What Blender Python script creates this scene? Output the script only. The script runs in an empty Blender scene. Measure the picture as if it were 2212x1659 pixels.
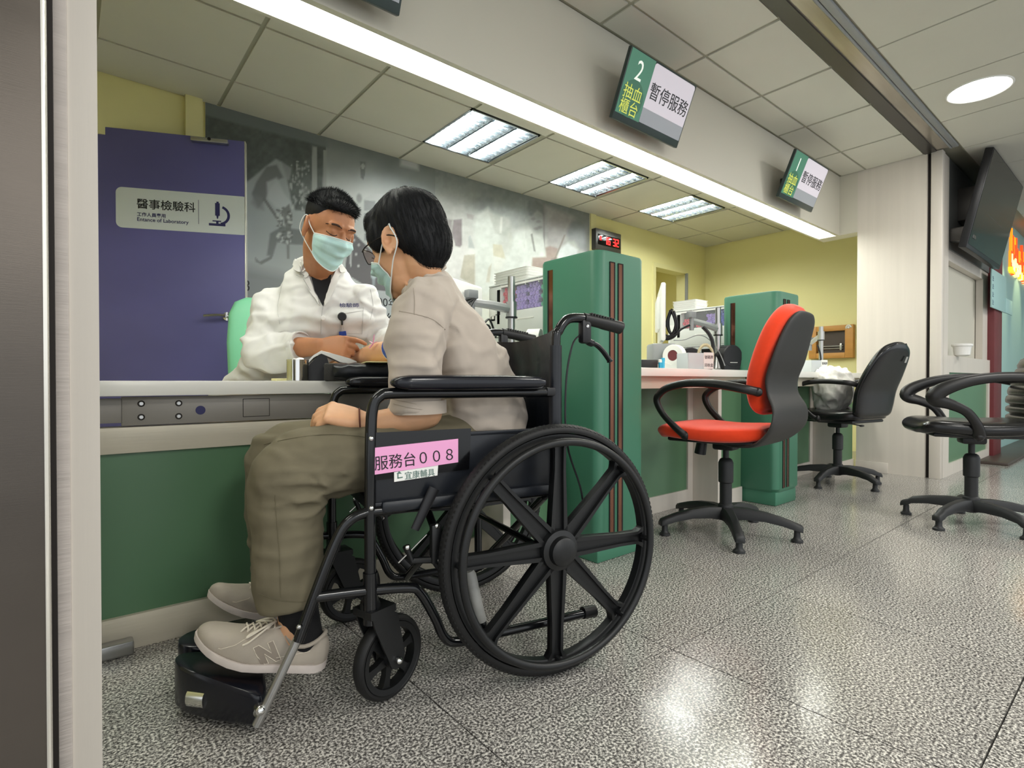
import bpy, bmesh, math, random
import numpy as np
from mathutils import Vector, Matrix, noise
from mathutils.bvhtree import BVHTree
random.seed(7)
PI = math.pi
SC = bpy.context.scene
COL = SC.collection
V = Vector

# ------------------------------------------------------------------ camera
FPX, W_, H_ = 1168.0, 2212.0, 1659.0
CAM = V((0, 0, .71)); YAW = math.radians(50.4); PITCH = math.radians(.6); HZ = 823.0
PYV = HZ + FPX * math.tan(PITCH)
cd = bpy.data.cameras.new('camera'); cam = bpy.data.objects.new('camera', cd); COL.objects.link(cam)
cam.location = CAM
cam.rotation_euler = (PI/2 - PITCH, 0, YAW - PI/2)
cd.sensor_width = 36; cd.lens = 36 * FPX / W_; cd.clip_start = .02
cd.shift_y = (PYV - H_/2) / W_
SC.camera = cam
# ------------------------------------------------------------------ world, exposure
w = bpy.data.worlds.new('world'); SC.world = w; w.use_nodes = True
w.node_tree.nodes['Background'].inputs[0].default_value = (.93, .97, 1, 1)
w.node_tree.nodes['Background'].inputs[1].default_value = .86
SC.view_settings.view_transform = 'Standard'; SC.view_settings.look = 'None'
SC.view_settings.exposure = .62; SC.view_settings.gamma = 1
SC.view_settings.use_curve_mapping = False
SC.cycles.use_denoising = True
SC.cycles.max_bounces = 8; SC.cycles.diffuse_bounces = 4; SC.cycles.glossy_bounces = 4
SC.cycles.caustics_reflective = False; SC.cycles.caustics_refractive = False
SC.cycles.sample_clamp_indirect = 6

def area(name, loc, rot, sx, sy, power, col=(1, .98, .93), spread=PI):
    l = bpy.data.lights.new(name, 'AREA'); l.shape = 'RECTANGLE'; l.size = sx; l.size_y = sy
    l.energy = power; l.color = col; l.spread = spread
    o = bpy.data.objects.new(name, l); COL.objects.link(o); o.location = loc; o.rotation_euler = rot
    return o
# added fill lights for the unseen hall; the last puts a highlight on the steel
for x, y, p in ((2.4, -.62, 23), (.6, -1.3, 22), (4.2, -1.4, 22), (-1.0, .1, 5), (6.4, -.6, 17), (-.3, -4.3, 50)):
    area('hall_fill_light', (x, y, 2.355), (0, 0, 0), .6, .6, p)

# ------------------------------------------------------------------ pixel rays -> points on real planes
FW = V((math.cos(YAW), math.sin(YAW), 0)); RT = V((math.sin(YAW), -math.cos(YAW), 0))
def ray(u, v):
    x = (u - W_/2) / FPX; y = -(v - PYV) / FPX
    fw = math.cos(PITCH) + y * math.sin(PITCH); up = y * math.cos(PITCH) - math.sin(PITCH)
    return FW * fw + RT * x + V((0, 0, up))
def PD(u, v, d):
    r = ray(u, v); return CAM + r * (d / r.dot(FW))
def PX(u, v, X): r = ray(u, v); return CAM + r * (X / r.x)
def PY(u, v, Y): r = ray(u, v); return CAM + r * (Y / r.y)
def PZ(u, v, z): r = ray(u, v); return CAM + r * ((z - CAM.z) / r.z)

# ------------------------------------------------------------------ materials
def lin(c):
    return tuple((x/12.92 if x <= .04045 else ((x+.055)/1.055)**2.4) for x in c)
def hexc(h):
    return lin(tuple(int(h[i:i+2], 16)/255 for i in (0, 2, 4)))
MATS = {}
def mat(name, hx, rough=.5, metal=0, var=0, vs=8, vstretch=(1, 1, 1), bump=0, bs=200, bstretch=(1, 1, 1), emit=0, ehx=None,
        coat=0, sheen=0, trans=0, alpha=1, aniso=0, rvar=0, sss=0, dist=.002, spec=.5, ior=1.45):
    m = bpy.data.materials.new(name); m.use_nodes = True; nt = m.node_tree; N = nt.nodes; Lk = nt.links
    b = N['Principled BSDF']; c = hexc(hx)
    b.inputs['Base Color'].default_value = (*c, 1); b.inputs['Roughness'].default_value = rough
    b.inputs['Metallic'].default_value = metal; b.inputs['Coat Weight'].default_value = coat
    b.inputs['Sheen Weight'].default_value = sheen; b.inputs['Transmission Weight'].default_value = trans
    b.inputs['Alpha'].default_value = alpha; b.inputs['Anisotropic'].default_value = aniso
    b.inputs['Specular IOR Level'].default_value = spec; b.inputs['IOR'].default_value = ior
    if sss:
        b.inputs['Subsurface Weight'].default_value = sss; b.inputs['Subsurface Radius'].default_value = (.012, .005, .003)
        b.inputs['Subsurface Scale'].default_value = 1
    if emit:
        b.inputs['Emission Color'].default_value = (*hexc(ehx or hx), 1); b.inputs['Emission Strength'].default_value = emit
    tc = N.new('ShaderNodeTexCoord')
    def nz(scale, stretch, detail=4):
        mp = N.new('ShaderNodeMapping'); mp.inputs['Scale'].default_value = stretch
        Lk.new(tc.outputs['Object'], mp.inputs[0])
        n = N.new('ShaderNodeTexNoise'); n.inputs['Scale'].default_value = scale; n.inputs['Detail'].default_value = detail
        Lk.new(mp.outputs[0], n.inputs['Vector']); return n
    if var:
        n = nz(vs, vstretch)
        mr = N.new('ShaderNodeMapRange'); mr.inputs[1].default_value = .3; mr.inputs[2].default_value = .7
        mr.inputs[3].default_value = 1 - var; mr.inputs[4].default_value = 1 + var
        Lk.new(n.outputs[0], mr.inputs[0])
        mx = N.new('ShaderNodeVectorMath'); mx.operation = 'SCALE'; mx.inputs[0].default_value = c
        Lk.new(mr.outputs[0], mx.inputs['Scale']); Lk.new(mx.outputs[0], b.inputs['Base Color'])
    if rvar:
        n = nz(vs, vstretch)
        mr = N.new('ShaderNodeMapRange'); mr.inputs[1].default_value = .3; mr.inputs[2].default_value = .7
        mr.inputs[3].default_value = max(0, rough - rvar); mr.inputs[4].default_value = rough + rvar
        Lk.new(n.outputs[0], mr.inputs[0]); Lk.new(mr.outputs[0], b.inputs['Roughness'])
    if bump:
        n = nz(bs, bstretch, 3); bp = N.new('ShaderNodeBump'); bp.inputs['Strength'].default_value = bump
        bp.inputs['Distance'].default_value = dist
        Lk.new(n.outputs[0], bp.inputs['Height']); Lk.new(bp.outputs[0], b.inputs['Normal'])
    MATS[name] = m; return m
mat('white_wood', 'cfc8be', .42, var=.03, vs=3, vstretch=(9, 9, .35), bump=.06, bs=30, bstretch=(6, 6, .3))
mat('white_wood_h', 'c9c2b0', .42, var=.05, vs=3, vstretch=(.35, 9, 9), bump=.15, bs=30, bstretch=(.3, 6, 6))
mat('rough_edge_wood', 'c8bfb8', .6, var=.07, vs=4, vstretch=(1, 1, 14), bump=.5, bs=20, bstretch=(1, 1, 12))
mat('slab_white', 'efeee6', .25, var=.01)
mat('yellow_paint', 'e9e2a6', .6, var=.015, vs=2, bump=.05, bs=300)
mat('cream_trim', 'e6e0a8', .5)
mat('beam_paint', 'c6c2b4', .5, var=.02, vs=1.5)
mat('tile_panel', 'c9c7bc', .75, var=.012, vs=5, bump=.15, bs=500)
mat('tile_grid', 'a3a292', .7)
mat('green_laminate', '5a7f5f', .33, var=.03, vs=1.3, bump=.03, bs=400)
mat('green_column', '41775f', .45, var=.02, vs=2)
mat('copper_mirror', '7c5442', .2, metal=.85, var=.08, vs=3, vstretch=(1, 1, .4))
mat('steel_plate', '8f8b84', .42, metal=.15, var=.03, vs=4, vstretch=(.3, 3, 3))
mat('brushed_steel', '57514b', .32, metal=.85, var=.16, vs=1.5, vstretch=(1, 1, 2.2), rvar=.08, bump=.05, bs=60, bstretch=(.5, .5, 20))  # tone bands in the base colour stand in for uneven reflections
mat('bright_edge', 'e8e4da', .25, metal=.6)
mat('dark_gap', '1b1512', .7)
mat('chrome', 'd8d8d6', .12, metal=1)
mat('satin_steel', 'b4b4b2', .3, metal=.95)
mat('tube_light', 'ffffff', .5, emit=13, ehx='fdfff4')
mat('troffer_tube', 'ffffff', .5, emit=95, ehx='fbfff6')
mat('disc_light', 'ffffff', .5, emit=9, ehx='fffaf2')
mat('reflector', '9aa2a8', .2, metal=.9)
mat('black_plastic', '17171a', .42, var=.05, vs=6, bump=.05, bs=500)
mat('base_plastic', '232425', .5, bump=.12, bs=400)
mat('black_gloss', '0b0b0d', .12)
mat('dark_track', '4a4845', .35, metal=.6)
mat('track_panel', 'a8a094', .22, metal=.55, var=.25, vs=2.2, vstretch=(.5, 5, 1))
mat('floor_base', '1c1a18', .8)
mat('maroon', '6b2b2e', .5, var=.05)
mat('cyan_wall', '9fc2c0', .5, var=.02, vs=1)
mat('dark_wood_floor', '4a3f3a', .35, var=.1, vs=3)
mat('white_plastic', 'e4e4e0', .35)
mat('grey_plastic', '8e9192', .45)
mat('oak', 'c58f4b', .45, var=.08, vs=3, vstretch=(1, 1, 6), bump=.1, bs=20)
mat('purple_door', '67659f', .4, var=.13, vs=1.0, vstretch=(1, 1, 1.5), bump=.02, bs=200)
mat('sign_grey', 'd6dcde', .4)
mat('ink_navy', '2c2c60', .5); mat('ink_black', '15151a', .5)
mat('grey_paint', '5d605f', .45)

def granite():
    m = bpy.data.materials.new('granite'); m.use_nodes = True; nt = m.node_tree; N = nt.nodes; Lk = nt.links
    b = N['Principled BSDF']; tc = N.new('ShaderNodeTexCoord'); g = N.new('ShaderNodeNewGeometry')
    def ns(scale, det, src=g.outputs['Position']):
        n = N.new('ShaderNodeTexNoise'); n.inputs['Scale'].default_value = scale; n.inputs['Detail'].default_value = det
        n.inputs['Roughness'].default_value = .62
        Lk.new(src, n.inputs['Vector']); return n
    n1 = ns(180, 3); cr = N.new('ShaderNodeValToRGB'); e = cr.color_ramp
    e.elements[0].position = .40; e.elements[0].color = (*hexc('454341'), 1)
    e.elements[1].position = .64; e.elements[1].color = (*hexc('e2ded6'), 1)
    for p, c in ((.47, '73706c'), (.515, '989590'), (.56, 'bfbbb3')):
        q = e.elements.new(p); q.color = (*hexc(c), 1)
    Lk.new(n1.outputs[0], cr.inputs[0])
    n2 = ns(2.2, 2); mr = N.new('ShaderNodeMapRange'); mr.inputs[1].default_value = .3; mr.inputs[2].default_value = .7
    mr.inputs[3].default_value = .92; mr.inputs[4].default_value = 1.06; Lk.new(n2.outputs[0], mr.inputs[0])
    oi = N.new('ShaderNodeObjectInfo'); m2 = N.new('ShaderNodeMapRange'); m2.inputs[3].default_value = .95; m2.inputs[4].default_value = 1.05
    Lk.new(oi.outputs['Random'], m2.inputs[0])
    mm = N.new('ShaderNodeMath'); mm.operation = 'MULTIPLY'; Lk.new(mr.outputs[0], mm.inputs[0]); Lk.new(m2.outputs[0], mm.inputs[1])
    vm = N.new('ShaderNodeVectorMath'); vm.operation = 'SCALE'; Lk.new(cr.outputs[0], vm.inputs[0]); Lk.new(mm.outputs[0], vm.inputs['Scale'])
    Lk.new(vm.outputs[0], b.inputs['Base Color'])
    n3 = ns(60, 3); m3 = N.new('ShaderNodeMapRange'); m3.inputs[3].default_value = .10; m3.inputs[4].default_value = .26
    Lk.new(n3.outputs[0], m3.inputs[0]); Lk.new(m3.outputs[0], b.inputs['Roughness'])
    bp = N.new('ShaderNodeBump'); bp.inputs['Strength'].default_value = .06; bp.inputs['Distance'].default_value = .001
    Lk.new(n3.outputs[0], bp.inputs['Height']); Lk.new(bp.outputs[0], b.inputs['Normal'])
    b.inputs['Specular IOR Level'].default_value = .6
    MATS['granite'] = m
granite()

# ------------------------------------------------------------------ mesh builder
def rotm(ax, ang): return Matrix.Rotation(ang, 4, ax)
def tr(x, y, z): return Matrix.Translation((x, y, z))
def cr(pts, k=6):
    """smooth curve through the points"""
    P = [V(p) for p in pts]; n = len(P); out = []
    for i in range(n-1):
        a = P[max(0, i-1)]; b = P[i]; c = P[i+1]; d = P[min(n-1, i+2)]
        for j in range(k):
            t = j/k
            out.append(.5*((2*b) + (c-a)*t + (2*a-5*b+4*c-d)*t*t + (3*b-3*c+d-a)*t**3))
    out.append(P[-1]); return out
def crv(vals, k=6):
    return [q.x for q in cr([(v, 0, 0) for v in vals], k)]
def rrect(x0, x1, y0, y1, r, n=5):
    o = []
    for cx, cy, a0 in ((x1-r, y1-r, 0), (x0+r, y1-r, 90), (x0+r, y0+r, 180), (x1-r, y0+r, 270)):
        for i in range(n+1):
            a = math.radians(a0 + 90*i/n); o.append((cx + r*math.cos(a), cy + r*math.sin(a)))
    return o
class MB:
    def __init__(s): s.v = []; s.f = []; s.M = Matrix.Identity(4)
    def at(s, M=None): s.M = M or Matrix.Identity(4); return s
    def add(s, vs, fs):
        o = len(s.v); s.v += [s.M @ V(p) for p in vs]; s.f += [tuple(i+o for i in f) for f in fs]; return s
    def box(s, x0, x1, y0, y1, z0, z1, bev=0, seg=2):
        if not bev:
            return s.add([(x, y, z) for x in (x0, x1) for y in (y0, y1) for z in (z0, z1)],
                         [(0, 1, 3, 2), (4, 6, 7, 5), (0, 4, 5, 1), (2, 3, 7, 6), (0, 2, 6, 4), (1, 5, 7, 3)])
        bm = bmesh.new(); bmesh.ops.create_cube(bm, size=1)
        for v in bm.verts:
            v.co = V(((x0+x1)/2 + v.co.x*(x1-x0), (y0+y1)/2 + v.co.y*(y1-y0), (z0+z1)/2 + v.co.z*(z1-z0)))
        bev = min(bev, .49*min(abs(x1-x0), abs(y1-y0), abs(z1-z0)))
        bmesh.ops.bevel(bm, geom=bm.edges[:], offset=bev, segments=seg, profile=.5, affect='EDGES')
        return s.bm(bm)
    def bm(s, bm):
        bm.verts.index_update(); s.add([v.co.copy() for v in bm.verts], [tuple(v.index for v in f.verts) for f in bm.faces]); bm.free(); return s
    def rings(s, R, cap=True, closed=False):
        n = len(R[0]); vs = [p for r in R for p in r]; fs = []; m = len(R)
        for i in range(m if closed else m-1):
            a = i*n; b = ((i+1) % m)*n
            for j in range(n):
                k = (j+1) % n; fs.append((a+j, a+k, b+k, b+j))
        if cap and not closed:
            fs.append(tuple(reversed(range(n)))); fs.append(tuple((m-1)*n + j for j in range(n)))
        return s.add(vs, fs)
    def tube(s, pts, r, n=10, cap=True, closed=False, flat=1, up=None):
        P = [V(p) for p in pts]; m = len(P); rs = r if isinstance(r, (list, tuple)) else [r]*m
        if len(rs) != m: rs = [rs[min(len(rs)-1, int(i*len(rs)/m))] for i in range(m)]
        R = []; prev = None
        for i in range(m):
            if closed: t = P[(i+1) % m] - P[i-1]
            else: t = P[min(m-1, i+1)] - P[max(0, i-1)]
            t.normalize()
            if prev is None:
                a = V(up) if up else (V((0, 0, 1)) if abs(t.z) < .9 else V((1, 0, 0)))
            else: a = prev
            a = (a - t*a.dot(t)).normalized(); prev = a; b = t.cross(a)
            R.append([P[i] + (a*math.cos(2*PI*j/n)*flat + b*math.sin(2*PI*j/n))*rs[i] for j in range(n)])
        return s.rings(R, cap, closed)
    def cyl(s, p0, p1, r0, r1=None, n=20):
        return s.tube([p0, p1], [r0, r0 if r1 is None else r1], n)
    def lathe(s, prof, c=(0, 0, 0), n=24, axis='Z'):
        c = V(c); R = []
        for r, z in prof:
            ring = []
            for j in range(n):
                a = 2*PI*j/n; x, y = max(r, 1e-5)*math.cos(a), max(r, 1e-5)*math.sin(a)
                ring.append(c + (V((x, y, z)) if axis == 'Z' else V((y, z, x)) if axis == 'Y' else V((z, x, y))))
            R.append(ring)
        return s.rings(R, True)
    def ell(s, c, r, nu=16, nv=10, M=None):
        c = V(c); r = (r, r, r) if not isinstance(r, (tuple, list)) else r; R = []
        for i in range(nv+1):
            ph = -PI/2 + PI*i/nv; ph = max(-PI/2+.02, min(PI/2-.02, ph)); ring = []
            for j in range(nu):
                a = 2*PI*j/nu; q = V((r[0]*math.cos(ph)*math.cos(a), r[1]*math.cos(ph)*math.sin(a), r[2]*math.sin(ph)))
                ring.append(c + ((M @ q) if M else q))
            R.append(ring)
        return s.rings(R, True)
    def prism(s, poly, z0, z1, M=None):
        """polygon in xy extruded along z, then M"""
        n = len(poly); vs = [V((x, y, z)) for z in (z0, z1) for x, y in poly]
        if M: vs = [M @ v for v in vs]
        return s.add(vs, [tuple(reversed(range(n))), tuple(range(n, 2*n))] + [(j, (j+1) % n, n+(j+1) % n, n+j) for j in range(n)])
    def torus(s, c, R, r, axis='Y', n=48, m=10, flat=1):
        pts = []
        for i in range(n):
            a = 2*PI*i/n; x, y = R*math.cos(a), R*math.sin(a)
            pts.append(V(c) + (V((x, 0, y)) if axis == 'Y' else V((x, y, 0)) if axis == 'Z' else V((0, x, y))))
        up = {'Y': (0, 1, 0), 'Z': (0, 0, 1), 'X': (1, 0, 0)}[axis]
        return s.tube(pts, r, m, closed=True, flat=flat, up=up)
    def grid(s, G, closed_j=False):
        m = len(G); n = len(G[0]); fs = []
        for i in range(m-1):
            for j in range(n if closed_j else n-1):
                k = (j+1) % n; fs.append((i*n+j, i*n+k, (i+1)*n+k, (i+1)*n+j))
        return s.add([p for r in G for p in r], fs)
    def build(s, name, mt, parent=None, world=False, sharp=35, flatshade=False, fix=True):
        me = bpy.data.meshes.new(name); me.from_pydata([tuple(p) for p in s.v], [], s.f)
        if fix:
            b = bmesh.new(); b.from_mesh(me); bmesh.ops.recalc_face_normals(b, faces=b.faces[:]); b.to_mesh(me); b.free()
        return link(name, me, mt, parent, world, sharp, flatshade)
WM = {}
def wmat(o): return WM.get(o.name, Matrix.Identity(4))
def link(name, me, mt, parent=None, world=False, sharp=35, flatshade=False):
    if parent is not None and world: me.transform(wmat(parent).inverted())
    me.materials.append(MATS[mt] if isinstance(mt, str) else mt)
    if not flatshade:
        me.shade_smooth(); me.set_sharp_from_angle(angle=math.radians(sharp))
    o = bpy.data.objects.new(name, me); COL.objects.link(o)
    if parent is not None: o.parent = parent; WM[o.name] = wmat(parent)
    return o
def tag(o, label=None, cat=None, group=None, kind=None):
    if label: o['label'] = label
    if cat: o['category'] = cat
    if group: o['group'] = group
    if kind: o['kind'] = kind
    return o
def thing(name, label, cat, loc=(0, 0, 0), rz=0, group=None):
    o = bpy.data.objects.new(name, None); COL.objects.link(o); o.location = loc; o.rotation_euler = (0, 0, rz)
    o.empty_display_size = .05
    WM[o.name] = tr(*loc) @ rotm('Z', rz); return tag(o, label, cat, group)
def struct(name, mb, mt, label=None, **k):
    return tag(mb.build(name, mt, **k), label, kind='structure')
def move(o, loc=None, rz=None):
    if loc is not None: o.location = loc
    if rz is not None: o.rotation_euler = (0, 0, rz)
    WM[o.name] = tr(*o.location) @ rotm('Z', o.rotation_euler.z)
    for c in o.children_recursive: WM[c.name] = WM[o.name]
def dup(root, loc, rz, label=None, group=None):
    def cp(o, par):
        c = o.copy(); COL.objects.link(c)
        if par is not None: c.parent = par
        for ch in list(o.children): cp(ch, c)
        return c
    r = cp(root, None)
    if label: r['label'] = label
    if group: r['group'] = group
    move(r, loc, rz); return r
def text(name, s, size, M, mt, parent=None, extr=.0004, align='LEFT', xs=1.0, world=True, shear=0, bold=0):
    """flat lettering as thin geometry; M places the xy plane of the text"""
    c = bpy.data.curves.new(name, 'FONT'); c.body = s; c.size = size; c.extrude = extr; c.align_x = align; c.shear = shear
    c.resolution_u = 3; c.offset = bold
    o = bpy.data.objects.new(name, c); COL.objects.link(o)
    dg = bpy.context.evaluated_depsgraph_get(); me = bpy.data.meshes.new_from_object(o.evaluated_get(dg))
    bpy.data.objects.remove(o); bpy.data.curves.remove(c)
    me.name = name; me.transform(M @ Matrix.Diagonal((xs, 1, 1, 1)))
    me.materials.clear()
    return link(name, me, mt, parent, world, flatshade=True)
def frame_mat(o, x, y):
    """matrix with origin o, x axis x, y axis y"""
    x = V(x).normalized(); y = V(y); y = (y - x*y.dot(x)).normalized(); z = x.cross(y); m = Matrix.Identity(4)
    for i in range(3): m[i][0] = x[i]; m[i][1] = y[i]; m[i][2] = z[i]; m[i][3] = o[i]
    return m
# ------------------------------------------------------------------ the room
ZC = 2.37; YB = 3.66; XE = 6.15; YW = 1.745
# floor: base slab and granite tiles
fl = struct('floor', MB().box(-2.4, 10.0, -2.6, 3.8, -.06, -.006), 'floor_base', 'grey speckled granite tile floor')
tm = MB().box(-.3025, .3025, -.3062, .3062, -.006, 0).at()
me_t = None
xs0 = [.627 + .607*k for k in range(-4, 14)]; ys0 = [.212 + .6145*k for k in range(-3, 6)]
for x in xs0:
    for y in ys0:
        if x < -1.9 and y > 1.9: continue
        if me_t is None:
            b = MB(); b.box(.0004, .6040, .0004, .6115, -.006, 0); o = b.build('floor_tile', 'granite', fl, flatshade=True); me_t = o.data
        else:
            o = bpy.data.objects.new('floor_tile', me_t); COL.objects.link(o); o.parent = fl
        o.location = (x, y, 0)
# walls
wb = MB(); wb.box(-1.2, -.80, YB, YB+.12, 0, ZC+.05); wb.box(-.80, .18, YB, YB+.12, 2.04, ZC+.05); wb.box(.18, 5.10, YB, YB+.12, 0, ZC+.05); wb.box(-1.2, .6, YB+.5, YB+.6, 0, ZC+.05); wb.box(5.10, 5.73, YB, YB+.12, 1.995, ZC+.05); wb.box(5.73, XE+.1, YB, YB+.12, 0, ZC+.05)  # slab behind the door opening is added, unseen, to keep outside light out
wall_b = struct('wall_back', wb, 'yellow_paint', 'yellow painted wall behind the counters')
struct('wall_right', MB().box(XE, XE+.12, 1.62, YB, 0, ZC+.05), 'yellow_paint', 'yellow end wall with a framed wooden hatch')
struct('wall_left', MB().box(-1.3, -1.18, 1.2, YB+.1, 0, ZC+.05), 'yellow_paint')
# room beyond the doorway
bk = MB(); bk.box(4.4, 7.2, 5.3, 5.4, 0, 2.6); bk.box(4.3, 4.4, YB+.12, 5.4, 0, 2.6); bk.box(7.1, 7.2, YB+.12, 5.4, 0, 2.6); bk.box(4.3, 7.2, YB+.12, 5.4, 2.5, 2.6); bk.box(4.3, 7.2, YB+.12, 5.4, -.05, 0)
struct('wall_corridor', bk, 'yellow_paint')
df = MB(); df.box(5.06, 5.108, YB-.015, YB+.13, 0, 2.035); df.box(5.722, 5.79, YB-.015, YB+.13, 0, 2.035); df.box(5.108, 5.722, YB-.015, YB+.13, 1.985, 2.035)
dfr = struct('door_frame_2', df, 'cream_trim', 'cream frame of the open doorway in the back wall')
MB().box(5.70, 5.725, YB-.03, YB+.0, 1.62, 1.99, .003).build('door_closer', 'grey_plastic', dfr)
area('corridor_fill_light', (5.6, 4.6, 2.4), (0, 0, 0), .6, .6, 4)  # added light without a visible fitting, lightens the room beyond

# ceiling
cb = MB(); cb.box(-1.3, 10.0, -2.6, .94, ZC+.004, ZC+.05); cb.box(-1.3, 5.0, 1.135, 2.70, ZC+.004, ZC+.05); cb.box(-1.3, 5.0, 3.30, YB+.05, ZC+.004, ZC+.05)
for a_, b_ in ((-1.3, 1.905), (2.498, 3.098), (3.70, 4.30), (4.90, 5.0)): cb.box(a_, b_, 2.70, 3.30, ZC+.004, ZC+.05)
for a_ in (1.905, 3.098, 4.30): cb.box(a_-.02, a_+.62, 2.68, 3.32, ZC+.09, ZC+.12)
cb.box(5.0, 6.3, 1.6, YB+.05, ZC+.004, ZC+.05); cb.box(-1.3, 10, .94, 1.135, ZC+.03, ZC+.05)
ce = struct('ceiling', cb, 'tile_grid', 'suspended ceiling of square white tiles on a grid')
XL = [-1.08 + .602*k for k in range(0, 13)]
LX = [(1.905, 2.498), (3.098, 3.70), (4.30, 4.90)]
def panel(x0, x1, y0, y1, g=.011):
    if x1 - x0 < .05 or y1 - y0 < .05: return
    MB().box(x0+g, x1-g, y0+g*.7, y1-g*.7, ZC-.003, ZC+.004).build('ceiling_tile', 'tile_panel', ce, flatshade=True)
for i in range(len(XL)-1):
    a, b = XL[i], min(XL[i+1], XE)
    if a >= XE: continue
    for y0, y1 in ((1.87, 2.10), (2.10, 2.70), (2.70, 3.30), (3.30, YB)):
        if y0 == 2.70 and any(abs(a - l[0]) < .06 for l in LX): continue
        panel(a, b, y0, y1)
    if a < 4.86:
        panel(a, min(b, 4.86), 1.135, 1.512); panel(a, min(b, 4.86), 1.512, 1.69)
for i in range(18):
    a = -1.08 + .602*i
    for y0, y1 in ((-1.46, -.86), (-.86, -.26), (-.26, .34), (.34, .935)):
        MB().box(a+.006, a+.596, y0+.006, y1-.006, ZC-.003, ZC+.004).build('ceiling_tile', 'tile_panel', ce, flatshade=True)

# beam with the light strip
BX0, BX1 = -1.2, 4.86
bm_ = MB(); bm_.box(BX0, BX1, 1.70, 1.725, 1.893, ZC); bm_.box(BX0, BX1, 1.855, 1.872, 1.893, ZC); bm_.box(BX0, BX1, 1.725, 1.855, 1.93, 1.95)
bm_.box(4.86, 5.0, 1.57, 1.872, 1.893, ZC)
beam = struct('trim_1', bm_, 'beam_paint', 'pale grey beam above the counters with a light strip below')
MB().box(BX0+.5, BX1-.06, 1.727, 1.853, 1.905, 1.925, .003).build('light_strip', 'tube_light', beam)

# ceiling track between counter zone and hall
tk = MB(); tk.box(-1.2, 4.86, 1.066, 1.135, ZC-.005, ZC+.03)
trk = struct('trim_2', tk, 'dark_track', 'dark metal shutter track across the ceiling')
MB().box(-1.2, 4.86, .975, 1.066, ZC+.004, ZC+.03).build('track_panel', 'track_panel', trk)
q = MB(); q.box(-1.2, 4.86, .94, .975, ZC-.01, ZC+.03, .006); q.cyl((-1.2, .985, ZC-.002), (4.86, .985, ZC-.002), .008)
q.build('track_edge', 'grey_plastic', trk)

# end pilaster (white wood) and metal groove
pl = MB(); pl.box(4.86, 5.0, 1.127, 1.57, 0, ZC)
struct('wall_pilaster', pl, 'white_wood', 'tall white wood panel at the end of the counters')
st = MB(); st.box(4.855, 4.93, 1.03, 1.098, 0, ZC, .003); st.box(4.86, 5.0, 1.1215, 1.1275, 0, ZC, .002)
gz = struct('trim_3', st, 'bright_edge' if False else 'white_wood', 'white upright strips of the shutter groove')
MB().box(4.885, 5.0, 1.095, 1.122, 0, ZC).build('groove', 'dark_gap', gz)
# solid block behind it and hall side wall
struct('wall_front', MB().box(5.08, 6.9, 1.105, 1.62, 0, ZC+.03), 'beam_paint')

# hall side counter face beyond the groove
Y0 = 1.05
c0 = MB(); c0.box(4.93, 5.09, Y0-.02, 1.1, .09, .775); c0.box(4.93, 6.55, Y0-.02, 1.1, .775, .90); c0.box(6.47, 6.55, Y0-.02, 1.1, .09, .775); c0.box(4.93, 6.55, Y0-.02, 1.1, 0, .09)
hc = tag(c0.build('hall_counter', 'white_wood'), 'white framed counter front with green panel in the far right hall', 'counter')
MB().box(5.09, 6.47, Y0-.008, Y0+.02, .09, .775).build('green_panel', 'green_laminate', hc)
nw = MB(); nw.box(4.93, 5.08, Y0-.012, 1.1, .90, ZC); nw.box(5.08, 5.12, Y0, 1.1, .90, 1.62); nw.box(6.35, 6.55, Y0, 1.1, .90, 1.62); nw.box(5.08, 6.55, Y0, 1.1, 1.62, 1.70)
struct('wall_niche', nw, 'white_wood', 'white panelled service opening above the hall counter')
MB().box(5.08, 6.55, Y0-.01, 1.1, 1.70, ZC).build('grey_fascia', 'grey_paint', bpy.data.objects['wall_niche'])
struct('wall_hall', MB().box(6.9, 10, 1.08, 1.2, 0, ZC+.03), 'cyan_wall', 'pale blue green hall wall')
struct('wall_far', MB().box(9.9, 10, -2.6, 1.1, 0, ZC+.03), 'cyan_wall')
struct('door_frame_3', MB().box(6.55, 6.9, 1.0, 1.12, 0, ZC, .004), 'maroon', 'maroon upright frame beside the pale blue wall')
tag(MB().box(6.05, 9.2, .83, 1.08, 0, .025, .004).build('floor_mat', 'dark_wood_floor'), 'dark mat along the foot of the pale blue wall', 'mat')

# post at the left edge
ps = MB(); ps.box(.0058, .042, 1.06, 1.22, 0, ZC)
post = struct('trim_4', ps, 'white_wood', 'white wood post at the left edge')
MB().box(-.012, .006, 1.055, 1.20, 0, ZC, .002).build('post_edge', 'rough_edge_wood', post)
sp = MB(); sp.box(-1.1, -.0195, .90, 1.0, 0, ZC)
stl = struct('wall_steel', sp, 'brushed_steel', 'brushed steel jamb filling the left margin')
MB().box(-.0205, -.016, .898, 1.0, 0, ZC, .001).build('steel_edge', 'bright_edge', stl)
MB().box(-.1, -.0100, 1.0, 1.0545, 0, ZC).build('gap', 'dark_gap', stl)

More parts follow.
